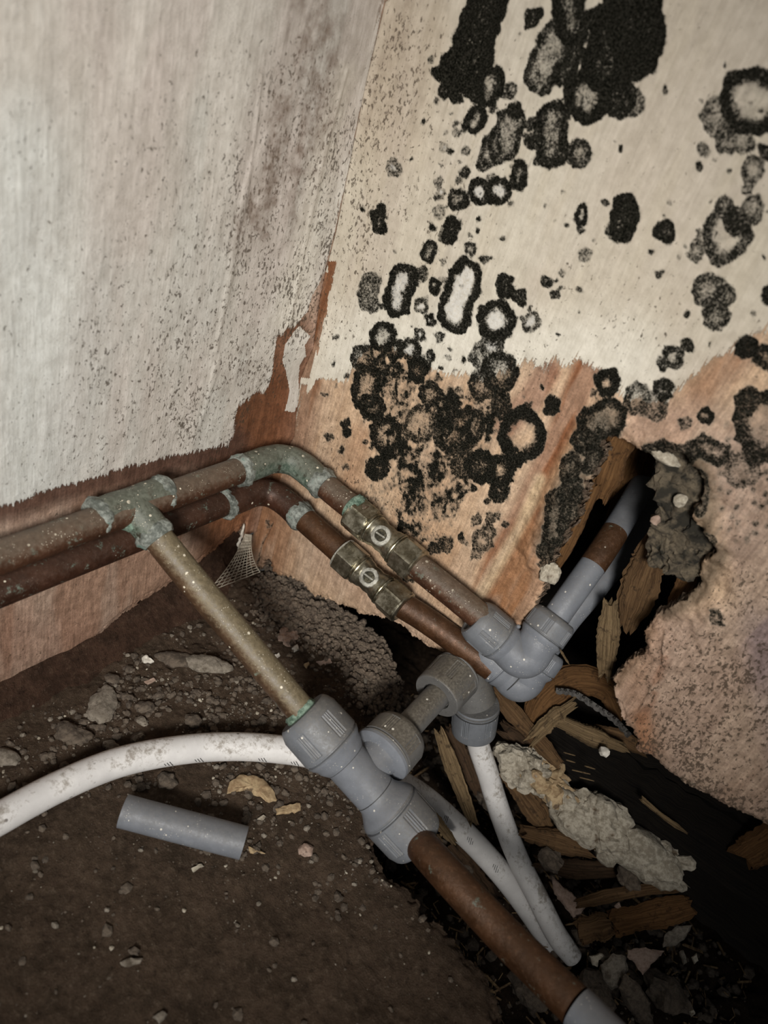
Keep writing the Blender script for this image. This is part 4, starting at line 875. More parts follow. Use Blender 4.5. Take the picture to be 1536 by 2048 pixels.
# small grey pipe from the tee branch to the dirty elbow
t = thing('grey_plastic_pipe', 'short dirty grey pipe bridging the big tee and the dirty elbow', 'pipe')
tube('pipe', [BR0 + dbr * .012, (BR0 + BB) / 2 + dbr * .006, BB + dbr * .006], .0074, M_GREYD, t, 44, .01, smooth_n=6); place_base(t)
# dirty elbow
t = thing('push_fit_elbow', 'dirty grey push-fit elbow with an open collar face above the white pipe', 'fitting')
BE = BB + dbr * .030; BN = at(953, 1406, .4475); BN2 = at(947, 1462, .458); dn = unit(BN2 - BN)
nut(t, BB + dbr * .022, -dbr, .0220, .0148, .0078, M_GREYD, .5, blunt=True)
el = tube('body', [BB + dbr * .020] + bend(BB, BE, BN, .009, 7) + [BN - dn * .001], .0118, M_GREYD, t, 64, .01, smooth_n=3)
nut(t, BN, dn, float(np.linalg.norm(BN2 - BN)), .0140, .0068, M_GREY, .1, blunt=True)
seam(el, BN + dn * .0035, dn, .0142, .0005)
place_base(t)
# upper clean elbow (C)
C0 = at(948, 1234, .402); C1 = at(1000, 1279, .4035); CC = at(1050, 1327, .404); C2 = at(1084, 1272, .401); C3 = at(1114, 1232, .401)
def elbow(label, c0, c1, cc, c2, c3, r, mat, ph):
    t = thing('push_fit_elbow', label, 'fitting'); a_, b_ = unit(c0 - c1), unit(c3 - c2)
    nut(t, c1, a_, float(np.linalg.norm(c0 - c1)), r, .0076, mat, ph); nut(t, c2, b_, float(np.linalg.norm(c3 - c2)), r, .0072, mat, ph + .3)
    ra = r * .85
    bd = tube('body', [c1 + a_ * .0005, c1 - a_ * .004] + bend(c1, cc, c2, .0075, 8) + [c2 - b_ * .004, c2 + b_ * .0005], ra, M_GREYC, t, 72, 0, smooth_n=3)
    lathe('flange', c1 - a_ * .0050, a_, [(0, ra), (.0018, ra * 1.05), (.0042, r * .96), (.0050, r * .97)], M_GREYC, t, 72)
    lathe('flange', c2 - b_ * .0035, b_, [(0, ra), (.0012, ra * 1.05), (.0026, r * .96), (.0035, r * .97)], M_GREYC, t, 72)
    seam(bd, c1 - a_ * .0085, a_, ra * 1.0, .0003)
    return t
t = elbow('clean grey push-fit elbow, upper of the stacked pair by the hole', C0, C1, CC, C2, C3, .0127, M_GREY, .3)
lump('moulding_pip', at(1037, 1253, .390), (.0012, .0012, .0012), M_GREYC, t, 3, .05, 2); place_base(t)
D0 = at(962, 1292, .432); D1 = at(1008, 1336, .430); DC = at(1040, 1376, .430); D2 = at(1068, 1332, .427); D3 = at(1095, 1296, .427)
t = elbow('clean grey push-fit elbow, lower of the stacked pair, partly hidden', D0, D1, DC, D2, D3, .0127, M_GREYC, .9); place_base(t)
# two grey pipes going up into the hole
t = thing('grey_plastic_pipe', 'grey pipe rising into the hole with a brown stained band', 'pipe')
pr_ = [C3 - unit(C3 - C2) * .004, at(1150, 1180, .401), at(1205, 1102, .406), at(1250, 1030, .420), at(1282, 975, .445), at(1318, 915, .490)]
o1 = tube('pipe', pr_, .0072, M_GREYC, t, 48, .006, smooth_n=8)
pcv = catmull(pr_, 8); k0, k1 = 14, 24
seg_ = pcv[k0:k1]
def bandr(L_): return .00735
pv_ = pix(pcv[:, 0], pcv[:, 1], pcv[:, 2])[1]; kb0 = int(np.argmin(np.abs(pv_ - 1132))); kb1 = int(np.argmin(np.abs(pv_ - 1068)))
o2 = tube('brown_band', pcv[kb0:kb1 + 1], .00737, M_CUR, t, 48, .004, caps=False); tag(o2, 'bare copper-brown band')
place_base(t)
t = thing('grey_plastic_pipe', 'second grey pipe running close behind the stained one into the hole', 'pipe')
tube('pipe', [D3 - unit(D3 - D2) * .006, at(1135, 1240, .428), at(1182, 1185, .430), at(1240, 1110, .440), at(1292, 1020, .470), at(1330, 940, .520)], .0072, M_GREYC, t, 48, .006, smooth_n=8); place_base(t)

# --- white plastic pipes
fz = .0085
t = thing('white_plastic_pipe', 'dirty white plastic pipe arching over the floor from the left edge under the tee', 'pipe')
wp = [on(-330, 1850, 2, fz), on(-150, 1722, 2, fz), on(0, 1636, 2, fz), on(120, 1572, 2, fz + .001), on(240, 1524, 2, fz + .001), on(360, 1500, 2, fz), on(470, 1493, 2, fz), on(570, 1500, 2, fz), on(640, 1513, 2, fz), at(740, 1545, .423), at(800, 1568, .438), at(850, 1598, .455)]
w_ = tube('pipe', wp + [at(905, 1645, .470), at(955, 1693, .477), at(1010, 1755, .481), at(1060, 1822, .485), at(1112, 1900, .489)], .0076, M_WHITE, t, 44, .006, smooth_n=9, inner=.7)
# small printed ticks along its side
def ticks(parent, path, r, spots, side):
    for (k, nt) in spots:
        c = path[k]; T = unit(path[k + 1] - path[k]); view = unit(P - c); view = unit(view - T * (view @ T)); sd_ = np.cross(T, view)
        n_ = unit(view * math.cos(side) + sd_ * math.sin(side)); tg = np.cross(T, n_); V = []; Fq = []
        for j in range(nt):
            b0 = c + n_ * (r * 1.012) + T * (j * .0016 - nt * .0008); d_ = unit(tg * .8 + T * .5) * (.0011 + .0005 * ((j * 7) % 3)); w2_ = np.cross(n_, d_); w2_ = unit(w2_) * .00016
            k_ = len(V)
            for h_ in (0, .00012): V += [b0 - d_ - w2_ + n_ * h_, b0 - d_ + w2_ + n_ * h_, b0 + d_ + w2_ + n_ * h_, b0 + d_ - w2_ + n_ * h_]
            Fq += [[k_ + 4, k_ + 5, k_ + 6, k_ + 7], [k_, k_ + 3, k_ + 2, k_ + 1]] + [[k_ + a_, k_ + (a_ + 1) % 4, k_ + 4 + (a_ + 1) % 4, k_ + 4 + a_] for a_ in range(4)]
        link('print_mark', mesh_np('print_mark', V, Fq, False), M_SEAM, parent)
pw = catmull(wp + [at(905, 1645, .470), at(955, 1693, .477), at(1010, 1755, .481), at(1060, 1822, .485), at(1112, 1900, .489)], 9)
def nearest(path, px, py):
    u_, v_ = pix(path[:, 0], path[:, 1], path[:, 2]); return int(np.argmin(np.hypot(u_ - px, v_ - py)))
ticks(w_, pw, .0076, [(nearest(pw, x_, y_), n_) for x_, y_, n_ in [(330, 1505, 3), (400, 1495, 3), (530, 1497, 3), (595, 1503, 3)]], .95)
ticks(w_, pw, .0076, [(nearest(pw, x_, y_), n_) for x_, y_, n_ in [(880, 1622, 3), (930, 1668, 4), (985, 1722, 4)]], .1)
place_base(t)
t = thing('white_plastic_pipe', 'speckled white plastic pipe dropping from the dirty elbow into the debris', 'pipe')
wq = [BN2 - dn * .008, at(957, 1490, .466), at(975, 1545, .471), at(1000, 1625, .474), at(1035, 1715, .474), at(1075, 1795, .472), at(1112, 1868, .470), at(1146, 1915, .472)]
tube('pipe', wq, .0069, M_WHITED, t, 44, .010, smooth_n=9, rf=lambda L_: .0069 * (1 if L_ < .93 else 1 - 1.6 * (L_ - .93))); place_base(t)
# --- cut off-cut on the floor
t = thing('pipe_offcut', 'short cut length of grey plastic pipe lying loose on the floor', 'pipe')
s0, s1 = on(246, 1622, 2, .0105), on(488, 1686, 2, .0100)
tube('pipe', [s0, (s0 + s1) / 2, s1], .0078, M_GREYC, t, 56, .006, smooth_n=10, inner=.72); place_base(t)
# ================================================================== DEBRIS
UPV = np.array([0, 0, 1.0]); TOP = np.array([-.1, -.35, 1.0])
def hz(px, py, lift=.0):                  # a point lying on the dirt of the floor slab
    p = on(px, py, 2, 0.0)
    for _ in range(3): p = on(px, py, 2, float(floor_h(np.array([p[0]]), np.array([p[1]]))[0]) + lift)
    return p
def rotz(a): return Matrix.Rotation(a, 3, 'Z')
def stone(name, label, px, py, sz, ang, mat, seed, rough=.25, lift=None, cat='rubble', sub=3, group=None, pos=None):
    c = hz(px, py, sz[2] * .35 if lift is None else lift) if pos is None else pos
    o = lump(name, (0, 0, 0), sz, mat, None, seed, rough, sub, rotz(ang)); o.location = c
    return tag(o, label, cat, group)
# the x axis of the picture runs roughly along world (+.75,+.59); angle of a stroke in the picture -> angle on the floor
def fang(px, py, dx, dy):
    a, b = on(px, py, 2), on(px + dx, py + dy, 2); return math.atan2(b[1] - a[1], b[0] - a[0])
stone('mortar_flake', 'large oval grey mortar flake on the floor left of the khaki pipe', 205, 1412, (.0125, .0078, .0032), fang(205, 1412, 22, -60), M_STONE, 1, .22, sub=4)
stone('mortar_flake', 'rough dark grey mortar flake lying just below the large oval one', 148, 1468, (.0092, .0058, .0030), fang(148, 1468, 50, 15), M_STONED, 2, .30, sub=4)
stone('mortar_lump', 'long flat grey mortar lump beside the khaki pipe', 418, 1330, (.0130, .0064, .0036), fang(418, 1330, 60, 8), M_STONE, 3, .25, sub=4)
stone('mortar_lump', 'brownish mortar lump touching the left end of the long flat one', 352, 1318, (.0110, .0060, .0030), fang(352, 1318, 60, 8), M_STONED, 4, .25, sub=4)
stone('mortar_flake', 'grey flake cut by the left edge of the picture above the white pipe', 8, 1514, (.0085, .0048, .0024), fang(8, 1514, 40, 10), M_STONE, 6, .22)
stone('mortar_lump', 'small rounded clod between the oval flake and the white pipe', 222, 1492, (.0045, .0032, .0022), .4, M_STONE, 7, .25)
stone('mortar_lump', 'small brown clod right of the oval mortar flake', 290, 1415, (.0056, .0035, .0024), .9, M_STONED, 8, .3)
stone('mortar_lump', 'pale small clod close above the arching white pipe', 285, 1443, (.0038, .0026, .0018), .2, M_STONE, 9, .3)
stone('mortar_lump', 'round clod half buried beside the middle of the khaki pipe', 385, 1442, (.0048, .0042, .0026), .2, M_STONED, 10, .3)
stone('mortar_lump', 'flat dark clod below the bright paint chip', 225, 1358, (.0050, .0032, .0020), .2, M_STONED, 12, .3)
stone('mortar_lump', 'reddish-brown clod on the floor between white pipe and big tee', 335, 1562, (.0050, .0045, .0024), .6, M_STONED, 13, .3)
stone('mortar_lump', 'small pinkish clod below the big tee', 612, 1700, (.0038, .0034, .0022), .6, M_PINK, 14, .3)
stone('mortar_lump', 'clod beside the arching white pipe near the left wall', 275, 1475, (.0044, .0030, .0018), 1.6, M_STONED, 11, .3)
def floorflake(name, label, pts, mat, seed, th=.0012, curl=0.0, cat='flake', lift=.0004):
    c = [hz(x, y, lift) for x, y in pts]; return tag(flake(name, c, UPV, th, mat, None, seed, curl), label, cat)
floorflake('paint_chip', 'bright white crumpled paint chip on the dirt left of the khaki pipe', [(283, 1318), (292, 1310), (298, 1317), (308, 1324), (300, 1328), (288, 1326)], M_WHITEP, 1, .0016)
floorflake('plaster_flake', 'curved tan plaster flake on the floor left of the big tee', [(453, 1588), (458, 1568), (478, 1553), (505, 1553), (530, 1566), (548, 1588), (552, 1603), (538, 1606), (522, 1594), (506, 1590), (488, 1580), (468, 1584)], M_TAN, 2, .0030)
floorflake('plaster_flake', 'small ragged tan flake beneath the curved one', [(550, 1620), (572, 1613), (600, 1608), (600, 1622), (578, 1628), (552, 1630)], M_TAN, 3, .0016)
floorflake('plaster_chip', 'tiny pale chip just left of the ragged tan flake', [(514, 1640), (526, 1631), (532, 1634), (520, 1645)], M_PALE, 4, .0012)
floorflake('plaster_chip', 'pale chip lying below the grey pipe offcut', [(382, 1738), (404, 1728), (408, 1733), (388, 1744)], M_PALE, 5, .0012)
floorflake('wood_chip', 'thin brown chip at the right end of the grey pipe offcut', [(496, 1694), (522, 1702), (530, 1708), (500, 1706)], M_TAN, 6, .001)
floorflake('plaster_chip', 'long pale chip alone on the dark lower-left floor', [(240, 1926), (262, 1917), (285, 1919), (280, 1928), (250, 1934)], M_STONE, 7, .0016)
floorflake('plaster_chip', 'rounded dull chip above the long pale chip on the lower-left floor', [(255, 1902), (268, 1893), (280, 1903), (276, 1912), (262, 1910)], M_STONED, 8, .0016)
floorflake('plaster_chip', 'pale chip at the bottom edge of the picture', [(305, 2036), (325, 2022), (334, 2030), (318, 2048)], M_STONE, 18, .0016)
floorflake('plaster_chip', 'small pinkish chip left of the bright paint chip', [(288, 1364), (308, 1356), (312, 1362), (296, 1370)], M_PINK, 9, .0012)
floorflake('plaster_chip', 'pale sliver by the white pipe above the offcut', [(262, 1478), (284, 1466), (290, 1472), (270, 1484)], M_STONE, 10, .0014)
floorflake('plaster_chip', 'yellowish angular chip on the dirt right of the khaki pipe', [(607, 1330), (617, 1326), (620, 1332), (613, 1337)], M_TAN, 11, .0016)
floorflake('plaster_chip', 'little white chip above the yellowish one', [(583, 1298), (594, 1290), (598, 1300), (588, 1305)], M_WHITEP, 12, .0014)
floorflake('plaster_chip', 'white chip close to the khaki pipe below the little white one', [(549, 1311), (558, 1307), (560, 1313), (552, 1317)], M_WHITEP, 13, .0014)
floorflake('wood_chip', 'brown splinter flake lying in the dirt right of the khaki pipe', [(632, 1325), (660, 1318), (664, 1326), (640, 1332)], M_PINK, 14, .0012)
flk = [(560, 1275), (572, 1262), (580, 1270), (592, 1268), (588, 1290), (575, 1300), (562, 1294)]
stone('mortar_lump', 'crusty pinkish-grey clod right of the khaki pipe near the corner', 575, 1273, (.0060, .0070, .0040), .3, M_PINK, 31, .6, sub=4)

# scrim tape fanning out of the corner: thin glass-fibre threads
t = thing('scrim_tape', 'frayed mesh scrim tape fanning out of the corner under the pipes', 'tape')
def bez(a, b, c, n=12):
    return [a * (1 - s) ** 2 + b * 2 * s * (1 - s) + c * s * s for s in np.linspace(0, 1, n)]
top0, top1 = at(490, 1068, .500), at(503, 1070, .500)
warp = []
for k in range(9):
    f = k / 8; a = top0 * (1 - f) + top1 * f; mid = at(474 + 24 * f, 1118 - 4 * f, .490); e = at(415 + 105 * f, 1184 - 40 * f, .468 + .012 * f)
    warp.append(bez(a, mid, e, 16)); tube('lengthwise_thread', warp[-1], .00028, M_PALE, t, 6)
for k in range(2, 16):
    tube('cross_thread', catmull([w[k] + (np.array([0, 0, 1]) * .0003 * (j % 2)) for j, w in enumerate(warp)], 2), .00026, M_PALE, t, 6)
place_base(t)
o = wall_flake('paint_sliver', [(474, 1092), (482, 1064), (488, 1048), (487, 1066), (480, 1086), (475, 1098)], 0, .0015, .0006, M_WHITEP, None, 4)
tag(o, 'white curled paint sliver above the mesh tape in the corner', 'flake')

# crumbling mortar mass on the right of the hole
t = thing('mortar_mass', 'crumbling dark mortar mass filling the right side of the hole', 'rubble')
for i, (x_, y_, y3, sz) in enumerate([(1362, 960, .012, (.016, .010, .018)), (1375, 1005, .014, (.014, .010, .014)), (1347, 1010, .016, (.010, .010, .016)), (1345, 1060, .012, (.016, .010, .014)), (1392, 1075, .012, (.013, .010, .014)),
                                      (1330, 1100, .014, (.010, .009, .012)), (1370, 1112, .012, (.015, .010, .012)), (1410, 1105, .013, (.008, .008, .008)), (1336, 935, .012, (.006, .006, .006)), (1390, 945, .011, (.009, .008, .009)), (1328, 1066, .014, (.006, .007, .010)), (1350, 1130, .013, (.010, .008, .007))]):
    lump('mortar_lump', on(x_, y_, 1, y3), tuple(s_ * .72 for s_ in sz), M_MORT, t, 40 + i, .42, 4, cells=1.3)
tag(lump('pale_pebble', on(1361, 1000, 1, .003), (.0028, .0024, .0036), M_PALE, t, 61, .3, 2), 'pale grey pebble')
tag(lump('plaster_lip', on(1328, 912, 1, .0005), (.0105, .0030, .0026), M_PALE, t, 63, .3, 3), 'pale broken lip')
tag(lump('pink_pebble', on(1311, 1040, 1, .004), (.0022, .002, .0028), M_PINK, t, 62, .25, 2), 'pinkish pebble')
place_base(t)
o = lump('plaster_nub', (0, 0, 0), (.0052, .0045, .0060), M_PALE, None, 71, .3, 3); o.location = on(1101, 1146, 1, -.001)
tag(o, 'pale translucent-looking nub of plaster on the left rim of the hole', 'rubble')

# rotten wood standing in the hole
def stick(name, label, pts, w, th_, mat, seed, nrm=(0, -1, 0), cat='wood', taper=(.75, .6), ragged=.5):
    o = splinter(name, [np.array(p) for p in pts], w, th_, nrm, mat, None, seed, taper, ragged=ragged)
    return tag(o, label, cat)
Y = lambda px, py, y: on(px, py, 1, y)
stick('rotten_lath', 'orange rotten lath standing along the left side of the hole', [Y(1252, 862, .017), Y(1226, 920, .017), Y(1204, 985, .017)], .0130, .006, M_WOODO, 1, ragged=.5)
stick('rotten_lath', 'thin orange strip peeling off the lath at the hole edge', [Y(1192, 975, .013), Y(1158, 1050, .0135), Y(1112, 1140, .013)], .0050, .004, M_WOODO, 21, ragged=.6)
stick('rotten_lath', 'dim orange timber deep behind the grey pipe at the top of the hole', [Y(1290, 880, .10), Y(1262, 960, .10), Y(1235, 1030, .10)], .020, .006, M_WOODO, 2)
stick('rotten_lath', 'broken orange lath right of the grey pipes in the hole', [Y(1306, 1095, .028), Y(1286, 1150, .027), Y(1256, 1240, .026)], .0155, .006, M_WOOD, 3)
stick('rotten_lath', 'upright tan stub of lath below the broken orange one', [Y(1220, 1215, .020), Y(1216, 1270, .020), Y(1210, 1345, .020)], .0100, .0045, M_WOODP, 4)
stick('rotten_lath', 'small reddish timber corner at the lower right of the hole', [Y(1385, 1140, .024), Y(1362, 1180, .024), Y(1345, 1215, .024)], .0085, .005, M_WOODO, 5)
stick('straw', 'thin straw bent over the grey nut at the edge of the hole', [at(1121, 1300, .386), at(1128, 1312, .386), at(1138, 1328, .386)], .0011, .0006, M_WOODP, 6, taper=(.5, .3))

# blackened sill timber under the right plaster
t = thing('sill_timber', 'blackened rotten sill timber in the gap below the right plaster', 'timber')
def beam(name, c0, c1, w, h, mat, seed):
    return splinter(name, [c0, (c0 * 2 + c1) / 3, (c0 + c1 * 2) / 3, c1], w, h, (0, -.5, .87), mat, t, seed, (1, 1), 60, .1)
c0 = np.array([.215, .060, -.012]); c1 = np.array([.62, .060, .030])
beam('timber', c0, c1, .060, .030, M_CHAR, 3)
for i, (x0, y0, x1, y1) in enumerate([(1128, 1505, 1150, 1511), (1145, 1540, 1180, 1548), (1160, 1555, 1188, 1562), (1133, 1520, 1150, 1525), (1170, 1532, 1190, 1538)]):
    s_ = splinter('pale_fibre', [at(x0, y0, .452), at(x1, y1, .450)], .0007, .0005, (0, -1, .3), M_WOODP, t, i); 
place_base(t)
stick('wood_splinter', 'slender pale splinter lying alone on the black sill', [at(1284, 1598, .452), at(1325, 1632, .450), at(1372, 1665, .448)], .0030, .0018, M_WOODP, 7, (0, -.6, .8), taper=(1, .4))
stick('wood_block', 'orange wood block at the right edge under the plaster', [at(1488, 1716, .440), at(1535, 1690, .437), at(1600, 1668, .434)], .020, .014, M_WOODO, 8, (0, -.6, .8))
stick('wood_chip', 'striped pale chip of split wood below the perforated strip', [at(1142, 1453, .455), at(1180, 1470, .452), at(1222, 1486, .450)], .0105, .0045, M_WOODP, 9, (0, -.6, .8), ragged=.9)
stick('wood_chip', 'brown wedge of wood behind the striped chip', [at(1200, 1462, .465), at(1250, 1480, .462), at(1285, 1500, .460)], .010, .004, M_WOOD, 10, (0, -.6, .8))
o = lump('plaster_crumb', (0, 0, 0), (.0032, .0030, .0028), M_WHITEP, None, 81, .35, 2); o.location = at(1209, 1504, .440); tag(o, 'white faceted crumb on the black sill', 'rubble')
o = lump('plaster_crumb', (0, 0, 0), (.0014, .0013, .0014), M_WHITEP, None, 82, .3, 2); o.location = at(1217, 1354, .440); tag(o, 'tiny white crumb below the upright lath stub', 'rubble')
stick('bent_wood', 'curved orange piece of wood behind the lower grey elbow', [at(1060, 1452, .462), at(1095, 1398, .460), at(1150, 1362, .462), at(1215, 1375, .464), at(1240, 1420, .466)], .018, .006, M_WOODO, 11, (0, -.7, .7), ragged=.4)
stick('wood_splinter', 'orange-brown stick slanting down from under the grey elbows', [at(992, 1385, .462), at(1030, 1430, .458), at(1075, 1480, .455), at(1110, 1520, .455)], .0095, .005, M_WOOD, 12, (0, -.7, .7))
stick('wood_splinter', 'short splintered brown stick between the elbows and the striped chip', [at(1078, 1462, .452), at(1105, 1436, .450), at(1128, 1420, .450)], .0085, .004, M_WOODP, 13, (0, -.7, .7), ragged=1.0)
stick('wood_splinter', 'dark stick lying below the slanting orange-brown one', [at(1010, 1462, .480), at(1060, 1500, .478), at(1105, 1522, .478)], .010, .006, M_WOODD, 14, (0, -.7, .7))
# perforated strip
t = thing('perforated_strip', 'dark scalloped edge of a perforated metal strip behind the elbows', 'strip')
cp = catmull([at(1112, 1378, .452), at(1150, 1384, .450), at(1195, 1412, .448), at(1232, 1438, .446), at(1262, 1470, .446)], 10); V = []; Fq = []
for i, p in enumerate(cp):
    T_ = unit(cp[min(i + 1, len(cp) - 1)] - cp[max(i - 1, 0)]); s_ = unit(np.cross(T_, P - p)); k = .0022 + .0010 * abs(math.sin(i * .85)); n_ = unit(P - p) * .0006
    V += [p - s_ * .0008 + n_, p + s_ * k + n_, p + s_ * k - n_, p - s_ * .0008 - n_]
for i in range(len(cp) - 1):
    for j in range(4): Fq.append([i * 4 + j, i * 4 + (j + 1) % 4, i * 4 + 4 + (j + 1) % 4, i * 4 + 4 + j])
link('strip', mesh_np('strip', V, Fq, False), M_LATH, t)
for i in range(2, len(cp) - 2, 3): lump('edge_tooth', cp[i] + unit(P - cp[i]) * .0012, (.0010, .0009, .0009), M_LATH, t, i, .2, 2)
place_base(t)

# white rubble ridge of old plaster at the foot of the wall
def ridge(name, label, specs, mat, seed, rough=.30):
    t = thing(name, label, 'rubble')
    for i, (px_, py_, dep, sz, a) in enumerate(specs):
        lump('plaster_lump', at(px_, py_, dep), sz, mat[i % len(mat)], t, seed + i, rough * (1 + .5 * (i % 3)), 4, Matrix.Rotation(a, 3, 'Z'), cells=1.2)
    place_base(t); return t
ridge('rubble_chunk', 'knobbly cream rubble chunk right of the speckled white pipe', [(1030, 1520, .468, (.014, .009, .010), .2), (1050, 1548, .466, (.016, .010, .012), .1), (1092, 1562, .464, (.014, .010, .010), .1), (1115, 1590, .463, (.013, .009, .009), .1), (1072, 1528, .465, (.011, .008, .008), 0), (1140, 1602, .462, (.010, .007, .007), .1)], [M_PALE, M_PALE, M_TAN], 100)
t = ridge('plaster_lump_ridge', 'long pale grey plaster slab running to a point at the lower right', [(1160, 1648, .458, (.018, .011, .012), .1), (1205, 1636, .456, (.018, .012, .013), .15), (1225, 1675, .455, (.022, .012, .014), .15), (1275, 1698, .452, (.022, .012, .013), .15), (1310, 1728, .450, (.022, .011, .012), .15), (1350, 1728, .449, (.020, .011, .011), .15),
                   (1395, 1748, .446, (.020, .009, .009), .15), (1432, 1752, .444, (.017, .007, .006), .1), (1180, 1610, .458, (.010, .008, .008), .1)], [M_PALE], 120, .17)
stick('wood_splinter', 'dark brown stick between white pipe and rubble chunk', [at(1020, 1555, .470), at(1052, 1600, .467), at(1092, 1655, .465)], .013, .007, M_WOOD, 15, (0, -.7, .7))
stick('wood_splinter', 'rounded brown stick lying under the grey plaster slab', [at(1060, 1668, .462), at(1110, 1680, .458), at(1172, 1700, .455)], .0125, .009, M_WOOD, 16, (0, -.7, .7))
stick('wood_splinter', 'tan standing splinter between the dirty elbow and the white pipes', [at(880, 1468, .452), at(902, 1530, .452), at(925, 1590, .454), at(945, 1642, .458)], .0085, .004, M_WOODP, 17, (0, -1, .3))
stick('wood_splinter', 'brown splinter leaning right of the tan standing one', [at(898, 1462, .470), at(925, 1510, .470), at(952, 1580, .472)], .008, .004, M_WOODD, 18, (0, -1, .3))
stick('wood_splinter', 'long thin orange-brown stick crossing the debris below the slab', [at(1160, 1806, .448), at(1225, 1790, .447), at(1310, 1776, .446), at(1398, 1768, .445)], .0068, .005, M_WOOD, 19, (0, -.6, .8))
t = thing('broken_batten', 'snapped orange batten with a dark crack at the lower right', 'wood')
a_, b_ = at(1158, 1862, .446), at(1380, 1812, .440)
for i, (f0, f1, off) in enumerate([(0, .28, 0), (.30, 1.0, .0006)]):
    splinter('batten_half', [a_ + (b_ - a_) * (f0 + (f1 - f0) * s_) + np.array([0, 0, off]) for s_ in (0, .33, .66, 1)], .0135, .008, (0, -.6, .8), M_WOODO if i else M_WOOD, t, 20 + i, (.95, .9), ragged=.25)
place_base(t)
stick('wood_splinter', 'dark wood lying above the long thin stick', [at(1080, 1724, .470), at(1150, 1738, .468), at(1260, 1738, .464)], .010, .006, M_WOODD, 23, (0, -.6, .8))
stick('wood_splinter', 'brown sliver below the big tee between the two pipes', [at(858, 1622, .440), at(880, 1650, .440), at(905, 1682, .440)], .0055, .003, M_WOODP, 24, (0, -1, .5))
stick('wood_splinter', 'broad dark brown splinter behind the brown copper pipe', [at(905, 1700, .505), at(935, 1740, .505), at(975, 1800, .505)], .016, .006, M_WOODD, 25, (0, -.8, .6))
stick('wood_splinter', 'dark curved splinter along the lower side of the white pipes', [at(1000, 1810, .505), at(1050, 1870, .505), at(1110, 1940, .505)], .014, .006, M_WOODD, 26, (0, -.8, .6))
def pitflake(name, label, pts, dep, mat, seed, th=.002, nrm=(0, -.5, .87), curl=0.0, cat='flake'):
    return tag(flake(name, [at(x_, y_, dep) for x_, y_ in pts], nrm, th, mat, None, seed, curl), label, cat)
pitflake('plaster_flake', 'pink plaster flake right of the speckled white pipe', [(1104, 1752), (1120, 1768), (1146, 1790), (1170, 1812), (1158, 1834), (1146, 1836), (1128, 1812), (1108, 1788)], .452, M_PINK, 31, .0035)
pitflake('plaster_flake', 'pinkish pointed flake at the bottom of the debris', [(1255, 1900), (1290, 1895), (1328, 1902), (1300, 1930), (1284, 1950), (1272, 1932), (1254, 1914)], .438, M_PINK, 32, .0028)
pitflake('plaster_flake', 'grey triangular flake under the snapped batten', [(1330, 1868), (1352, 1852), (1384, 1850), (1370, 1876), (1350, 1892), (1325, 1895)], .438, M_STONE, 33, .0025)
pitflake('plaster_flake', 'curled pale flake near the end of the speckled white pipe', [(1178, 1912), (1198, 1906), (1216, 1914), (1208, 1922), (1196, 1920), (1194, 1934), (1184, 1930)], .440, M_PALE, 34, .0025)
pitflake('plaster_flake', 'rounded brown-grey flake below the curled pale one', [(1200, 1930), (1225, 1906), (1248, 1912), (1254, 1940), (1240, 1975), (1222, 1980), (1206, 1958)], .434, M_STONE, 35, .005)
pitflake('plaster_flake', 'long curved shell of plaster at the bottom right', [(1248, 1948), (1276, 1968), (1296, 2000), (1306, 2050), (1280, 2048), (1250, 2010), (1236, 1975)], .426, M_STONED, 36, .005)
pitflake('plaster_chip', 'small pale chip at the far right of the debris', [(1382, 1914), (1392, 1906), (1396, 1922), (1388, 1928)], .436, M_PALE, 37, .002)
pitflake('plaster_chip', 'small oval chip beside the pointed pink flake', [(1358, 1904), (1366, 1900), (1374, 1926), (1366, 1930)], .436, M_STONE, 38, .002)
pitflake('plaster_chip', 'tiny yellowish chip in the dark at the bottom right', [(1378, 2022), (1386, 2018), (1390, 2028), (1382, 2034)], .43, M_PALE, 39, .002)
pitflake('plaster_chip', 'small pink chip between thin stick and snapped batten', [(1228, 1812), (1238, 1804), (1246, 1824), (1236, 1832)], .446, M_PINK, 40, .002)
for i, (x_, y_, s_, lb) in enumerate([(1190, 1980, .012, 'dark clod left of the curved plaster shell'), (1330, 1985, .013, 'dark clod right of the curved plaster shell'), (1060, 1980, .012, 'brown clod beside the slab edge under the brown pipe'),
                                     (980, 1600, .009, 'dark clod between the two white pipes'), (1260, 1760, .008, 'dark clod under the grey plaster slab'), (1100, 1720, .008, 'brown clod below the rounded stick')]):
    o = lump('earth_clod', (0, 0, 0), (s_, s_ * .8, s_ * .6), M_STONED, None, 200 + i, .35, 3); o.location = at(x_, y_, .45 if y_ > 1700 else .485); tag(o, lb, 'clod')

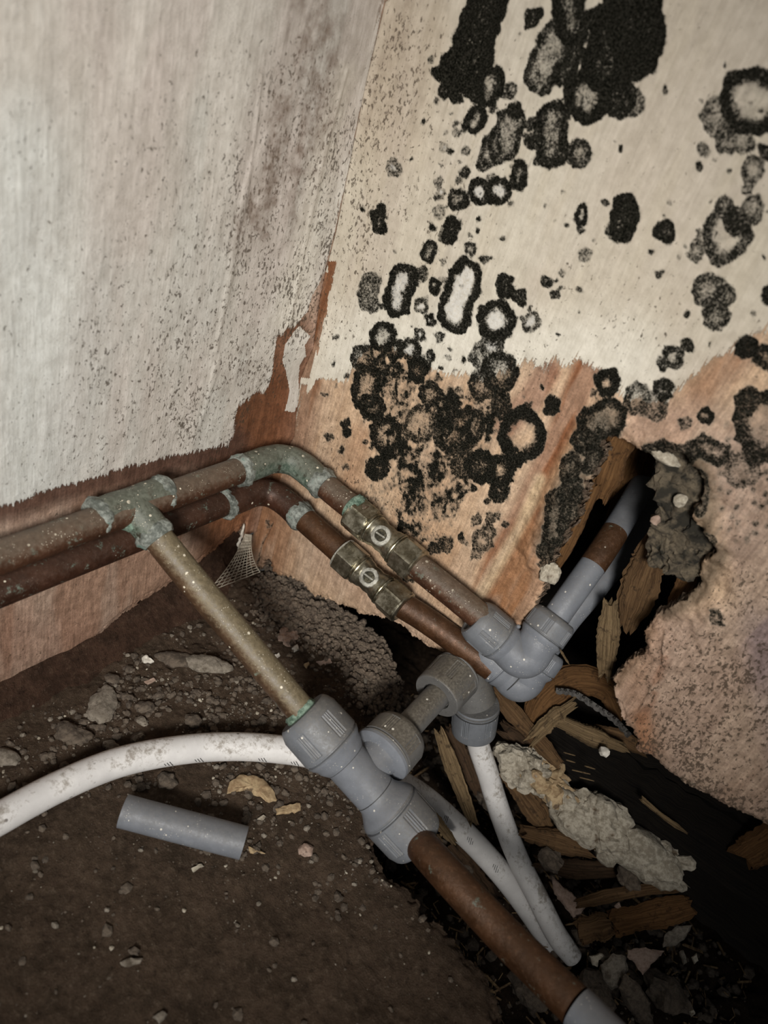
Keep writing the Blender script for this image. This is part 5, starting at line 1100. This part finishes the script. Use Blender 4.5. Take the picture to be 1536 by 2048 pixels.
# ---- crumbs nobody could count
def scatter(name, label, mat, n, region, size, hf, seed, flat=.6, shape='ico', on_pit=False):
    rs = np.random.default_rng(seed); bm = bmesh.new()
    if shape == 'ico': bmesh.ops.create_icosphere(bm, subdivisions=1, radius=1)
    else: bmesh.ops.create_cube(bm, size=2)
    base = np.array([v.co[:] for v in bm.verts]); faces = [[v.index for v in f.verts] for f in bm.faces]; bm.free()
    V = []; Fq = []; k = 0
    while k < n:
        x_, y_ = region(rs)
        if x_ is None: continue
        s_ = size[0] + (size[1] - size[0]) * rs.random() ** 4
        if shape == 'ico': b = base * (1 + .45 * (rs.random(base.shape) - .5)) * [1, .6 + .4 * rs.random(), flat]
        else: b = base * [1 + 3.5 * rs.random(), .35, .22] * (1 + .3 * (rs.random(base.shape) - .5))
        a = rs.random() * 6.28; t_ = (rs.random() - .5) * .7; ca, sa = math.cos(a), math.sin(a)
        b = b @ np.array([[math.cos(t_), 0, math.sin(t_)], [0, 1, 0], [-math.sin(t_), 0, math.cos(t_)]]) @ np.array([[ca, sa, 0], [-sa, ca, 0], [0, 0, 1]])
        z_ = hf(x_, y_); V.append(b * s_ + [x_, y_, z_ + s_ * .15]); Fq += [[i + k * len(base) for i in f] for f in faces]; k += 1
    me = mesh_np(name, np.concatenate(V), Fq, False); o = link(name, me, mat, FL); return tag(o, label, kind='stuff')
gx = np.arange(0, .40, .001); gy = np.arange(-.40, .02, .001); GX, GY = np.meshgrid(gx, gy, indexing='ij'); GH = floor_h(GX, GY)
GS = poly_sdf(GX, GY, slab); GU, GV = pix(GX, GY, GX * 0)
GD = .06 + stroke(GU, GV, [(300, 1340), (480, 1400), (600, 1300), (700, 1330), (720, 1420)], 150, .9) + .35 * stroke(GU, GV, [(60, 1480), (250, 1450), (560, 1560), (700, 1680)], 130, .9) + .10 * sst(1250, 1500, GV) * sst(1900, 1700, GV)
GD = GD * (fbm(GX * 60, GY * 60, 131) > .42) * (GS > .003) * sst(.10, .16, GV / 10000.)
def reg_floor(rs):
    i, j = rs.integers(0, len(gx)), rs.integers(0, len(gy))
    if rs.random() > GD[i, j]: return None, None
    return gx[i] + (rs.random() - .5) * .001, gy[j] + (rs.random() - .5) * .001
def hf_floor(x_, y_):
    i = min(len(gx) - 1, max(0, int(round(x_ / .001)))); j = min(len(gy) - 1, max(0, int(round((y_ + .40) / .001)))); return GH[i, j]
scatter('earth_crumbs', 'brown crumbs of earth scattered over the floor slab', M_STONED, 3600, reg_floor, (.0004, .0030), hf_floor, 1)
scatter('grey_crumbs', 'grey mortar crumbs among the dirt on the floor slab', M_STONE, 750, reg_floor, (.0004, .0020), hf_floor, 2)
scatter('pale_crumbs', 'pale plaster crumbs sprinkled on the floor slab', M_PALE, 300, reg_floor, (.0003, .0013), hf_floor, 3)
# loose fluffy spoil heaped along the slab edge near the wall
GD2 = stroke(GU, GV, [(560, 1205), (620, 1245), (690, 1265), (735, 1320), (760, 1380)], 42, .9) * (GS > -.004)
def reg_heap(rs):
    i, j = rs.integers(0, len(gx)), rs.integers(0, len(gy))
    if rs.random() > GD2[i, j]: return None, None
    return gx[i] + (rs.random() - .5) * .001, gy[j] + (rs.random() - .5) * .001
M_FLUFF = simple('fluffy_spoil', (.075, .055, .040), (.20, .155, .115), 700, 1.0, 0, .0015)
scatter('loose_spoil', 'fluffy pinkish-brown spoil heaped on the slab edge by the corner', M_FLUFF, 4200, reg_heap, (.0009, .0030), lambda x_, y_: hf_floor(x_, y_) + .004 * rng.random(), 5, .9)
def reg_pit(rs):
    x_, y_ = rs.random() * .30 + .12, rs.random() * .30 - .20
    return x_, y_
pgx = np.arange(.10, .45, .002); pgy = np.arange(-.22, .12, .002); PX_, PY_ = np.meshgrid(pgx, pgy, indexing='ij'); PGH = pit_h(PX_, PY_)
def hf_pit(x_, y_):
    i = min(len(pgx) - 1, max(0, int((x_ - .10) / .002))); j = min(len(pgy) - 1, max(0, int((y_ + .22) / .002))); return PGH[i, j]
scatter('pit_crumbs', 'brown rubble crumbs filling the void beside the slab', M_STONED, 3000, reg_pit, (.0008, .0055), hf_pit, 6, .7)
scatter('pit_pale_crumbs', 'pale crumbs in the void beside the slab', M_STONE, 350, reg_pit, (.0005, .0028), hf_pit, 7)
scatter('wood_shreds', 'straw-like wood shreds strewn in the void', simple('shred_wood', (.10, .06, .03), (.30, .20, .10), 500, .9), 1400, reg_pit, (.0006, .0022), lambda x_, y_: hf_pit(x_, y_) + .003, 8, shape='box')
